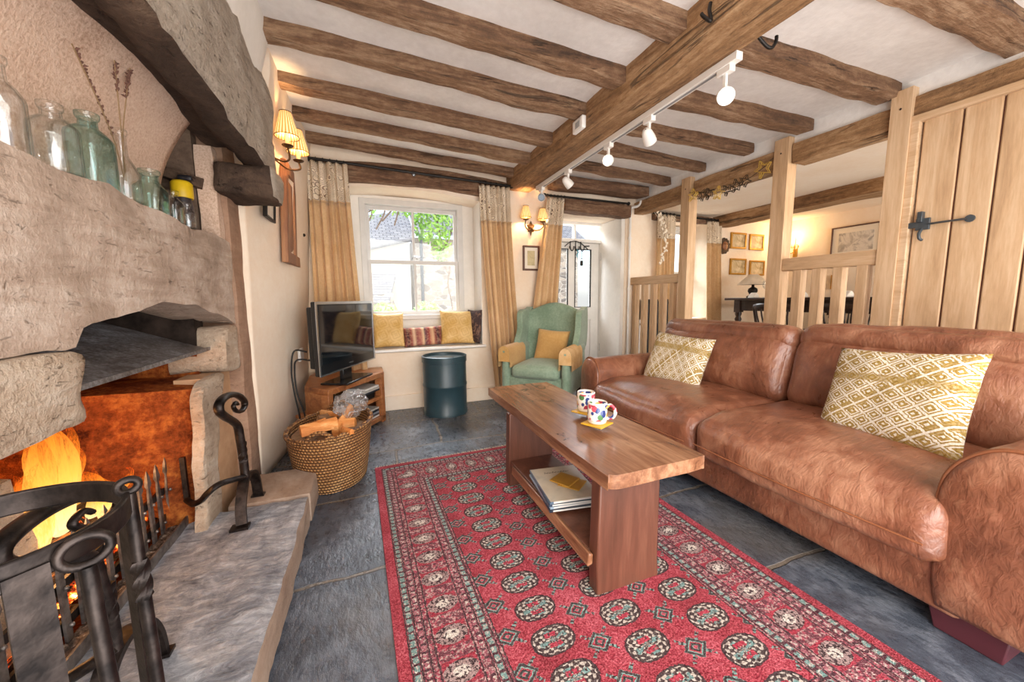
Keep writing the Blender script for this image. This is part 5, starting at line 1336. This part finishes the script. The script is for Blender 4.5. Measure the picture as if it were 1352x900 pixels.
pole('dark iron curtain pole over the glazed door', [(1.66, 3.395, 2.005), (2.66, 3.395, 2.002)], .010, [.03+.19*i/5 for i in range(6)], (.96,))
pole('dark iron curtain pole over the dining window', [(3.02, 3.41, 1.94), (4.10, 3.41, 1.91)], .011, [.06+.2*i/4 for i in range(5)]+[.74+.2*i/4 for i in range(5)], ())

# ---------------------------------------------------------------- window seat cushions
wr_ = (0, -.95, .28)
pillow('seat_cushion', 'yellow damask cushion at the left of the window seat beside the television', 'cushion', (.165, 3.60, .725), face_rot(wr_), .275, .325, .12, M['damask'], 'cushions on the window seat', seed=11)
pillow('seat_cushion', 'yellow damask cushion at the right of the window seat', 'cushion', (.81, 3.595, .730), face_rot(wr_, rad(-2)), .34, .335, .12, M['damask'], 'cushions on the window seat', seed=12)
pillow('seat_cushion', 'small red striped oblong cushion in the middle of the window seat', 'cushion', (.475, 3.60, .655), face_rot(wr_, rad(2)), .37, .185, .09, M['stripe'], 'cushions on the window seat', seed=13)
pillow('seat_cushion', 'dark brocade cushion half hidden at the right end of the window seat', 'cushion', (.965, 3.57, .735), face_rot((-.9, -.42, .12)), .22, .33, .06, M['brocade'], 'cushions on the window seat', seed=14)

# ---------------------------------------------------------------- wall lamps
m = MT('pleated_cream_shade', .8); x, y, z = m.xyz(); an = m.math('SINE', m.math('ARCTAN2', y, x)*22)
m.color(m.mix(m.ss(an, -.2, .6), '#c89a58', '#f7e2b0')); m.emit(m.mix(m.ss(an, -.4, .7), '#d9822c', '#ffd98a'), .95); M['shade'] = m.mat
m = MT('candle_tube', .6); m.color('#f3d9a2'); m.emit('#ffc46a', .55); M['candle'] = m.mat
def shade_lamp(parent, cx, cy, z0, z1, r0, r1, zdish):
    # one object per lamp shade with its own local origin for the pleats
    b = MB(); b.lathe([(r0, 0), (r1, z1-z0)], (0, 0, 0), 44, cap=False)
    for q in (0, 1): pass
    o = b.build('lamp_shade', M['shade'], parent, local=True); o.location = (cx-top(parent).location.x, cy-top(parent).location.y, z0-top(parent).location.z)
    s = o.modifiers.new('s', 'SOLIDIFY'); s.thickness = .002
    for (r, zz) in ((r0, 0), (r1, z1-z0)):
        b = MB(); b.tube([(r*math.cos(2*PI*i/36), r*math.sin(2*PI*i/36), zz) for i in range(36)], .0022, 6, closed=True); b.build('trim_ring', M['bronze'], o, local=True)
    b = MB(); b.lathe([(.0105, zdish), (.0105, z0+.02), (.007, z0+.03)], (cx, cy, 0), 12); b.build('candle_tube', M['candle'], parent)
    b = MB(); b.lathe([(.004, zdish-.012), (.026, zdish-.004), (.030, zdish+.002), (.026, zdish), (.012, zdish-.002)], (cx, cy, 0), 20); b.build('drip_dish', M['bronze'], parent)
    lamp('lamp_bulb', 'POINT', (cx, cy, z0+.045), LAMPW, WARM, shadow_soft_size=.02)
LAMPW = 5
t = thing('wall_lamp', 'bronze two arm wall lamp with pleated shades on the left wall near the fireplace', 'wall lamp', (-.47, 2.55, 1.84))
b = MB(); b.puff((-.478, 2.56, 1.83), (.018, .05, .13), .008, n=6); b.ball((-.465, 2.56, 1.87), (.012, .02, .02)); b.build('backplate', M['bronze'], t)
for (cx, cy, dz) in ((-.378, 2.50, 1.865), (-.352, 2.675, 1.845)):
    b = MB(); b.tube(spline([(-.47, 2.56, 1.82), (-.44, 2.56+(cy-2.56)*.4, 1.80), (-.40, 2.56+(cy-2.56)*.8, 1.785), (cx+.005, cy, 1.80), (cx, cy, dz-.005)], 6), .0055, 8); b.build('arm', M['bronze'], t)
shade_lamp(t, -.378, 2.50, 1.915, 2.045, .062, .029, 1.868); shade_lamp(t, -.352, 2.675, 1.895, 2.025, .062, .029, 1.848)
LAMPW = 10
t = thing('wall_lamp', 'ornate bronze two arm wall lamp with small pleated shades above the small framed picture', 'wall lamp', (1.545, 3.475, 1.70))
b = MB(); b.prism([(1.545+.042*a, 1.695+.065*c) for a, c in ((0, 1.1), (.35, .6), (1, .45), (.6, 0), (.8, -.5), (.25, -.55), (0, -1.1), (-.25, -.55), (-.8, -.5), (-.6, 0), (-1, .45), (-.35, .6))], 'y', 3.462, 3.478); b.ball((1.545, 3.46, 1.695), .02); b.build('backplate', M['bronze'], t, bevel=.003)
for (cx, dz) in ((1.462, 1.762), (1.642, 1.752)):
    s = -1 if cx < 1.54 else 1
    b = MB(); b.tube(spline([(1.545, 3.46, 1.69), (1.545+s*.03, 3.43, 1.67), (1.545+s*.07, 3.405, 1.675), (cx+s*.01, 3.40, 1.71), (cx, 3.40, dz-.005)], 6), .0055, 8); b.build('arm', M['bronze'], t)
    shade_lamp(t, cx, 3.40, dz+.018, dz+.125, .054, .026, dz)
# ---------------------------------------------------------------- pictures and panel
def picture(name, lab, c, w_, h_, nrm, fw_, fmat, inner, matw=0, cat='picture', group=None, art=None):
    """frame, mount and artwork; nrm 'y' faces -Y, 'x' faces +X, '-x' faces -X"""
    t = thing(name, lab, cat, c, group=group)
    Rm = {'y': Matrix.Identity(3), 'x': Matrix.Rotation(PI/2, 3, 'Z'), '-x': Matrix.Rotation(-PI/2, 3, 'Z')}[nrm]
    def bx(b, x0, x1, z0, z1, y0, y1):
        k = len(b.v); b.box(x0, x1, y0, y1, z0, z1)
        for i in range(k, len(b.v)): b.v[i] = Rm @ b.v[i]
    b = MB(); W, H = w_/2, h_/2
    bx(b, -W, W, H-fw_, H, -.022, 0); bx(b, -W, W, -H, -H+fw_, -.022, 0); bx(b, -W, -W+fw_, -H, H, -.022, 0); bx(b, W-fw_, W, -H, H, -.022, 0)
    b.build('frame', fmat, t, local=True, bevel=.003)
    if matw:
        b = MB(); bx(b, -W+fw_, W-fw_, -H+fw_, H-fw_, -.009, -.004); b.build('mount', M['mount'], t, local=True)
    b = MB(); bx(b, -W+fw_+matw, W-fw_-matw, -H+fw_+matw, H-fw_-matw, -.011, -.006); b.build('artwork', art or M['art'], t, local=True)
    return t
M['mount'] = plain('cream_mount', '#efe4d2', .8, 0, .01).mat
def artm(name, stops, sc=6, axis=None):
    m = MT(name, .7); n = m.noise(sc, 5, .65, None, .8); x, y, z = m.xyz(); m.color(m.ramp(n*.85+z*.5+.08, stops)); return m.mat
M['art'] = artm('faded_landscape_print', [(.3, '#6d6452'), (.45, '#b09a72'), (.6, '#e0d0ae'), (.75, '#cdbf9c')])
M['art2'] = artm('grey_hill_watercolour', [(.30, '#8d8680'), (.42, '#b6aca0'), (.52, '#e2dace'), (.62, '#a09890'), (.75, '#ece5da')], 7)
M['gilt'] = plain('gilt_frame', '#b98a35', .35, .5).mat
M['brownframe'] = plain('brown_frame', '#5f4034', .4).mat
picture('framed_picture', 'small brown framed picture on the wall under the ornate lamp', (1.55, 3.488, 1.405), .18, .245, 'y', .018, M['brownframe'], None, .032, art=artm('figure_print', [(.3, '#8c8478'), (.5, '#c9b98e'), (.7, '#d8cba4')], 9))
tp = picture('framed_picture', 'narrow dark framed picture on the left wall behind the stone corbel', (-.525, 2.545, 1.60), .21, .27, 'x', .014, M['blackmetal'], None, .0, art=plain('pale_print', '#dcd9d0', .3).mat); tp.rotation_euler = (0, rad(4), 0); tp.location.x = -.505
t = thing('wall_panel', 'brown panelled wooden shutter door hung on the left wall', 'wooden panel', (-.45, 2.96, 1.55), rot=(0, rad(2.5), 0))
b = MB()
Y0, Y1, Z0, Z1 = -.285, .285, -.31, .305
b.box(-.02, .018, Y0, Y0+.07, Z0, Z1); b.box(-.02, .018, Y1-.07, Y1, Z0, Z1); b.box(-.02, .018, Y0, Y1, Z1-.07, Z1); b.box(-.02, .018, Y0, Y1, Z0, Z0+.07); b.box(-.02, .018, -.03, .03, Z0, Z1)
b.build('stile_frame', M['shutter'], t, local=True, bevel=.004)
for s in (-1, 1):
    b = MB(); c = s*.125; b.hexa([(-.015, c-.10, Z0+.06), (-.015, c+.10, Z0+.06), (-.015, c+.10, Z1-.06), (-.015, c-.10, Z1-.06)], [(.012, c-.06, Z0+.11), (.012, c+.06, Z0+.11), (.012, c+.06, Z1-.11), (.012, c-.06, Z1-.11)]); b.build('raised_panel', M['shutter'], t, local=True)
b = MB(); b.ball((.03, .25, -.06), .012); b.build('knob', M['blackmetal'], t, local=True)

# ---------------------------------------------------------------- track lights, hooks, detector
M['bulb'] = MT('lit_lamp_face', .4).emit('#fff3dc', 4.5).color('#ffffff').mat
M['lens'] = MT('unlit_lamp_face', .1, .3).color('#9fb4c8').mat
t = thing('lighting_track', 'white lighting track fixed under the main beam', 'lighting track', (1.52, 2.2, 2.03))
b = MB(); b.box(1.503, 1.54, 1.235, 3.26, 2.0, 2.034); b.build('rail', M['whitep'], t, bevel=.002)
b = MB(); b.box(1.515, 1.528, 1.30, 3.24, 1.998, 2.001); b.build('slot', plain('grey_slot', '#8d8f92', .4).mat, t)
def spot(y, zc, aim, lit, lab):
    t = thing('spotlight', lab, 'spotlight', (1.521, y, 2.0), group='white spotlights on the ceiling track')
    b = MB(); b.box(1.505, 1.537, y-.035, y+.035, 1.972, 2.001); b.build('adaptor', M['whitep'], t, bevel=.003)
    b = MB(); b.box(1.514, 1.528, y-.008, y+.008, zc+.02, 1.975); b.build('stem', M['whitep'], t, bevel=.002)
    d_ = Vector(aim).normalized(); R_ = d_.to_track_quat('Z', 'Y').to_matrix(); c = Vector((1.521, y, zc))
    b = MB(); b.lathe([(.004, -.055), (.018, -.052), (.027, -.035), (.034, .0), (.036, .03), (.033, .03), (.031, .018)], c, 24, rot=R_, cap=False); b.build('head', M['whitep'], t)
    b = MB(); b.lathe([(.0005, .022), (.026, .022)], c, 24, rot=R_, cap=False); b.build('lamp_face', M['bulb'] if lit else M['lens'], t)
    if lit: lamp('track_spot', 'SPOT', c+d_*.05, 22, (1, .86, .68), to=c+d_, spot_size=rad(75), spot_blend=.8, shadow_soft_size=.03)
spot(1.30, 1.885, (-.55, -.75, -.5), True, 'lit white spotlight nearest the camera on the track')
spot(1.78, 1.895, (.75, .4, -.55), False, 'unlit white spotlight second from the camera, turned away')
spot(2.16, 1.90, (-.6, -.75, -.35), True, 'lit white spotlight at the middle of the track')
spot(2.69, 1.905, (.75, .1, -.6), False, 'unlit white spotlight fourth from the camera, turned to the right')
spot(3.17, 1.915, (-.5, -.85, -.25), False, 'unlit white spotlight at the far end of the track facing the room')
t = thing('smoke_alarm', 'small white alarm box on the side of the main beam', 'alarm', (1.29, 2.14, 2.06))
b = MB(); b.puff((1.286, 2.14, 2.075), (.03, .12, .075), .008, n=6); b.build('case', M['whitep'], t)
b = MB(); b.box(1.2695, 1.2715, 2.11, 2.16, 2.055, 2.09); b.build('grille', plain('grey_grille', '#a9abab', .5).mat, t)
for pts, lab in (([(1.295, 1.19, 2.13), (1.285, 1.185, 2.10), (1.28, 1.17, 2.055), (1.265, 1.165, 2.045), (1.262, 1.19, 2.075), (1.262, 1.20, 2.09)], 'dark iron hook driven into the left face of the main beam'), ([(1.49, 1.165, 2.075), (1.53, 1.165, 2.05), (1.575, 1.16, 2.02), (1.60, 1.155, 2.015), (1.615, 1.15, 2.035), (1.618, 1.15, 2.06)], 'dark iron hook on the right side of the main beam')):
    b = MB(); b.tube(spline(pts, 6), .007, 7)
    solo(b, 'iron_hook', M['blackmetal'], lab, 'hook', 'iron hooks on the main beam')

# ---------------------------------------------------------------- star garland
M['goldwire'] = plain('gold_wire', '#dbb453', .4, .3).mat; M['darkwire'] = plain('dark_wire', '#4a3a2a', .5, .4).mat
t = thing('star_garland', 'garland of gold and dark wire stars hung along the wall plate', 'garland', (2.77, 2.3, 1.9))
spn = [(2.775, 2.69, 1.945), (2.77, 2.55, 1.905), (2.765, 2.36, 1.875), (2.765, 2.16, 1.885), (2.77, 2.02, 1.935), (2.77, 1.935, 1.99)]
b = MB(); b.tube(spline(spn, 6), .0025, 5); b.build('wire', M['darkwire'], t)
for i, (y, z, r, g) in enumerate(((2.62, 1.90, .055, 1), (2.52, 1.875, .05, 0), (2.45, 1.87, .048, 0), (2.36, 1.85, .055, 1), (2.28, 1.855, .045, 0), (2.20, 1.865, .05, 0), (2.13, 1.88, .045, 0), (1.99, 1.925, .062, 1))):
    pts = []
    for k in range(10):
        a = PI/2+k*PI/5+i*.5; q = r if k % 2 == 0 else r*.42; pts.append((2.755+.008*math.sin(k+i), y+q*math.cos(a), z+q*math.sin(a)))
    b = MB(); b.tube(pts, .0042, 5, closed=True); b.tube([(p[0]-.02, p[1], p[2]) for p in pts], .003, 5, closed=True)
    for k in range(0, 10, 2): b.tube([pts[k], (pts[k][0]-.02, pts[k][1], pts[k][2])], .002, 5)
    b.build('star', M['goldwire'] if g else M['darkwire'], t)
t = thing('shell_garland', 'pale shell and driftwood garland hanging in front of the left dining curtain', 'garland', (3.03, 3.33, 1.88))
b = MB(); b.tube(spline([(2.99, 3.37, 1.93), (3.03, 3.34, 1.85), (3.10, 3.33, 1.75), (3.06, 3.33, 1.6), (3.08, 3.33, 1.40)], 6), .002, 5); b.build('cord', M['mount'], t)
for k in range(34):
    q = k/33; p = (3.0+.10*math.sin(q*3)+RND.uniform(-.03, .03)*(1-q*.4)+.03*q, 3.325+RND.uniform(-.01, .01), 1.92-.55*q+RND.uniform(-.01, .01))
    b = MB(); b.puff(p, (.02, .012, .034), .005, n=3, rot=Matrix.Rotation(RND.uniform(-1, 1), 3, 'Y')); b.build('shell', M['mount'], t)

# ================================================================ dining room
FZ = .2
dt = thing('dining_table', 'long dark oak dining table seen through the partition', 'dining table', (4.35, 2.3, FZ))
b = MB(); b.box(3.93, 4.75, 1.35, 3.22, .958, .985); b.build('tabletop', M['darkwood'], dt, bevel=.004)
b = MB(); b.box(4.0, 4.03, 1.45, 3.12, .84, .958); b.box(4.65, 4.68, 1.45, 3.12, .84, .958); b.box(4.0, 4.68, 1.45, 1.48, .84, .958); b.box(4.0, 4.68, 3.09, 3.12, .84, .958); b.build('apron', M['darkwood'], dt)
for x, y in ((4.02, 3.10), (4.66, 3.10), (4.02, 2.15), (4.02, 1.47), (4.66, 1.47)):
    b = MB(); b.box(x-.035, x+.035, y-.035, y+.035, .82, .958); b.lathe([(.03, FZ), (.034, FZ+.05), (.022, FZ+.08), (.036, FZ+.2), (.042, FZ+.34), (.026, FZ+.46), (.024, FZ+.50), (.038, FZ+.54), (.024, FZ+.57), (.036, FZ+.60), (.03, FZ+.63)], (x, y, 0), 16); b.build('turned_leg', M['darkwood'], dt)
def dchair(loc_, rz, lab, first=None):
    if first: return dup(first, loc_, rz, lab)
    t = thing('spindle_chair', lab, 'dining chair', loc_, rz=rz, group='dark spindle back dining chairs')
    b = MB(); b.puff((0, 0, .445), (.42, .40, .035), .015, n=8); b.build('seat', M['darkwood'], t, local=True)
    b = MB(); b.tube(spline([(-.20, -.20, .685), (-.10, -.235, .70), (.10, -.235, .70), (.20, -.20, .685)], 6), .022, 8, flat=(.5, 1.4)); b.build('crest_rail', M['darkwood'], t, local=True)
    for k in range(7):
        x = -.15+.05*k; b = MB(); b.tube([(x*.9, -.17, .455), (x, -.21, .6), (x*1.08, -.222, .69)], .0075, 6); b.build('spindle', M['darkwood'], t, local=True)
    for sx in (-1, 1):
        b = MB(); b.tube([(sx*.17, -.17, .45), (sx*.195, -.205, .69)], .013, 8); b.build('back_post', M['darkwood'], t, local=True)
        for sy in (-1, 1):
            b = MB(); b.tube([(sx*.16, sy*.14, .44), (sx*.185, sy*.17, .22), (sx*.205, sy*.19, .0)], [.015, .02, .013], 8); b.build('leg', M['darkwood'], t, local=True)
    b = MB(); b.tube([(-.185, .0, .2), (.185, 0, .2)], .011, 8); b.tube([(-.185, -.17, .2), (-.185, .17, .2)], .011, 8); b.tube([(.185, -.17, .2), (.185, .17, .2)], .011, 8); b.build('stretcher', M['darkwood'], t, local=True)
    return t
c0 = dchair((4.0, 2.56, FZ), rad(-90), 'dark spindle back dining chair at the far left side of the dining table')
dchair((3.97, 1.98, FZ), rad(-90), 'dark spindle back dining chair behind the balustrade left bars', c0)
dchair((3.97, 1.52, FZ), rad(-90), 'dark spindle back dining chair behind the balustrade right bars', c0)
dchair((4.84, 2.45, FZ), rad(90), 'dark spindle back dining chair on the far side of the dining table, left', c0)
dchair((4.84, 1.90, FZ), rad(90), 'dark spindle back dining chair on the far side of the dining table, right', c0)
# lamp on the table end
t = thing('table_lamp', 'table lamp with wide pale coolie shade and dark base on the dining table', 'table lamp', (4.18, 3.06, .985))
b = MB(); b.lathe([(.165, 1.135), (.045, 1.255), (.042, 1.255), (.162, 1.135)], (4.18, 3.06, 0), 32, cap=False); b.build('lamp_shade', plain('pale_shade', '#d8cbb8', .8).mat, t)
b = MB(); b.lathe([(.06, .986), (.062, 1.0), (.03, 1.02), (.05, 1.06), (.045, 1.09), (.015, 1.11), (.012, 1.20)], (4.18, 3.06, 0), 20); b.build('lamp_base', M['blackmetal'], t)
wg0 = None
for x, y, lab in ((4.12, 2.86, 'wine glass beside the table lamp'), (4.12, 2.36, 'wine glass seen between the first balustrade bars'), (4.12, 1.98, 'wine glass seen between the right balustrade bars'), (4.5, 2.36, 'wine glass on the far side of the dining table')):
    if wg0 is None:
        t = wg0 = thing('wine_glass', lab, 'wine glass', (x, y, .986), group='wine glasses on the dining table')
        b = MB(); b.lathe([(.001, .0), (.034, .001), (.034, .003), (.005, .006), (.004, .08), (.010, .09), (.034, .115), (.038, .145), (.032, .185), (.030, .185), (.036, .145), (.030, .117), (.002, .096)], (0, 0, 0), 20, cap=False); b.build('goblet', M['clear'], t, local=True)
    else: dup(wg0, (x, y, .986), None, lab)
nk = None
for x, y, lab in ((4.05, 2.95, 'white folded napkin by the table lamp'), (4.05, 2.45, 'white folded napkin behind the left balustrade bars'), (4.05, 2.07, 'white folded napkin behind the right balustrade bars')):
    b = MB(); b.prism([(-.06, 0), (.06, 0), (.035, .035), (0, .06), (-.035, .035)], 'y', -.035, .035)
    for v in b.v: v.x += x; v.y += y; v.z += .986
    solo(b, 'napkin', M['whitep'], lab, 'napkin', 'white napkins on the dining table', bevel=.01)
for c, lab, w_, h_ in (((4.434, 3.488, 1.705), 'upper left of the four gilt framed pictures in the dining room', .27, .20), ((4.765, 3.488, 1.70), 'upper right of the four gilt framed pictures in the dining room', .26, .20), ((4.452, 3.488, 1.381), 'lower left of the four gilt framed pictures in the dining room', .285, .205), ((4.80, 3.488, 1.37), 'lower right of the four gilt framed pictures in the dining room', .275, .195)):
    picture('framed_picture', lab, c, w_, h_, 'y', .022, M['gilt'], None, .0, group='gilt framed pictures in the dining room')
picture('framed_picture', 'large brown framed landscape print with cream mount on the dining room wall', (5.195, 2.62, 1.61), .475, .36, '-x', .014, M['brownframe'], None, .06, art=M['art2'])
picture('framed_picture', 'small dark brown panel picture low on the dining room wall', (5.195, 2.75, 1.16), .15, .17, '-x', .018, M['gilt'], None, 0, art=M['shutter'])
t = thing('carved_ornament', 'dark carved wooden rosette hung beside the dining curtain', 'wall ornament', (4.18, 3.48, 1.63))
b = MB(); b.prism([(4.18+.078*(1+.16*(k % 2))*math.cos(2*PI*k/26), 1.63+.088*(1+.16*(k % 2))*math.sin(2*PI*k/26)) for k in range(26)], 'y', 3.455, 3.488); b.build('rim', M['darkwood'], t, bevel=.004)
b = MB(); b.ball((4.18, 3.455, 1.63), (.045, .02, .055), 12); b.ball((4.165, 3.44, 1.65), .012); b.ball((4.195, 3.44, 1.65), .012); b.build('boss', M['shutter'], t)
t = thing('candle_sconce', 'brass candle sconce glowing on the far dining room wall', 'wall lamp', (5.19, 3.26, 1.64))
b = MB(); b.box(5.185, 5.198, 3.235, 3.285, 1.50, 1.66); b.build('backplate', M['gilt'], t, bevel=.004)
for dy in (-.05, .05):
    b = MB(); b.tube(spline([(5.185, 3.26, 1.57), (5.14, 3.26+dy*.5, 1.55), (5.10, 3.26+dy, 1.59)], 6), .006, 6); b.build('arm', M['gilt'], t)
    b = MB(); b.lathe([(.01, 1.59), (.04, 1.61), (.043, 1.63), (.03, 1.64)], (5.10, 3.26+dy, 0), 16); b.build('drip_pan', M['shade'], t)
    b = MB(); b.lathe([(.009, 1.63), (.009, 1.72), (.002, 1.745)], (5.10, 3.26+dy, 0), 10); b.build('candle_tube', M['candle'], t)
lamp('sconce_glow', 'POINT', (5.05, 3.26, 1.74), 5, (1, .68, .34), shadow_soft_size=.05)
t = thing('column_radiator', 'black column radiator under the dining window behind the balustrade', 'radiator', (3.13, 3.43, FZ))
for k in range(10):
    b = MB(); b.puff((2.93+k*.046, 3.43, .62), (.036, .07, .72), .016, n=6); b.build('column', M['blackmetal'], t)
b = MB(); b.tube([(2.88, 3.43, .3), (2.91, 3.43, .3)], .012, 8); b.tube([(2.88, 3.43, .2), (2.88, 3.43, .75)], .011, 8); b.build('valve_pipe', M['white'], t)
b = MB(); b.tube([(2.88, 3.41, .70), (2.88, 3.37, .70)], .014, 8); b.build('valve', M['chrome'], t)
# ================================================================ light
w = bpy.data.worlds.new('world'); SC.world = w; w.use_nodes = True; nt = w.node_tree; bg = nt.nodes['Background']
sky = nt.nodes.new('ShaderNodeTexSky'); sky.sky_type = 'HOSEK_WILKIE' if False else 'NISHITA'
sky.sun_disc = False; sky.sun_elevation = rad(42); sky.sun_rotation = rad(200); sky.air_density = 1.0; sky.dust_density = 3.0
mx = nt.nodes.new('ShaderNodeMix'); mx.data_type = 'RGBA'; mx.inputs[0].default_value = .75
nt.links.new(sky.outputs[0], mx.inputs[6]); mx.inputs[7].default_value = (1.0, .97, .93, 1)
nt.links.new(mx.outputs[2], bg.inputs[0]); bg.inputs[1].default_value = 1.0
# daylight through the openings
lamp('window_daylight', 'AREA', (.45, 4.75, 2.95), 260, (.93, .97, 1), to=(.6, 2.2, .3), shape='RECTANGLE', size=1.6, size_y=1.4)
lamp('door_daylight', 'AREA', (2.2, 5.0, 2.9), 120, (1, .97, .92), to=(2.2, 2.5, .3), shape='RECTANGLE', size=1.2, size_y=1.2)
lamp('dining_daylight', 'AREA', (3.55, 4.9, 2.6), 140, (.95, .98, 1), to=(3.8, 1.8, .6), shape='RECTANGLE', size=1.2, size_y=1.2)
lamp('sun', 'SUN', (0, 12, 10), 1.6, (1, .95, .86), to=(1.5, 4.0, 0), angle=rad(3))
# room fill: unseen area lamps added behind the camera to brighten room and ceiling
lamp('room_fill', 'AREA', (.6, -1.6, 1.7), 85, (1, .96, .92), to=(.9, 2.0, .7), shape='RECTANGLE', size=3.2, size_y=2.2)
lamp('ceiling_fill', 'AREA', (1.0, -.7, .35), 60, (1, .98, .96), to=(1.1, 1.6, 2.2), shape='RECTANGLE', size=2.6, size_y=1.0)
lamp('dining_fill', 'AREA', (3.9, -.9, .8), 75, (1, .95, .88), to=(4.2, 2.2, 1.8), shape='RECTANGLE', size=1.6, size_y=1.2)
SC.view_settings.view_transform = 'Standard'; SC.view_settings.look = 'None'
SC.view_settings.exposure = 0.0; SC.view_settings.gamma = 1.0
SC.cycles.max_bounces = 10; SC.cycles.transparent_max_bounces = 16; SC.cycles.transmission_bounces = 8
SC.cycles.sample_clamp_indirect = 6; SC.cycles.use_denoising = True
lamp('fire_glow', 'POINT', (-.90, 1.42, .55), 7, (1, .42, .12), shadow_soft_size=.08)
lamp('fire_front_glow', 'POINT', (-.82, 1.3, .40), 3, (1, .5, .18), shadow_soft_size=.05)
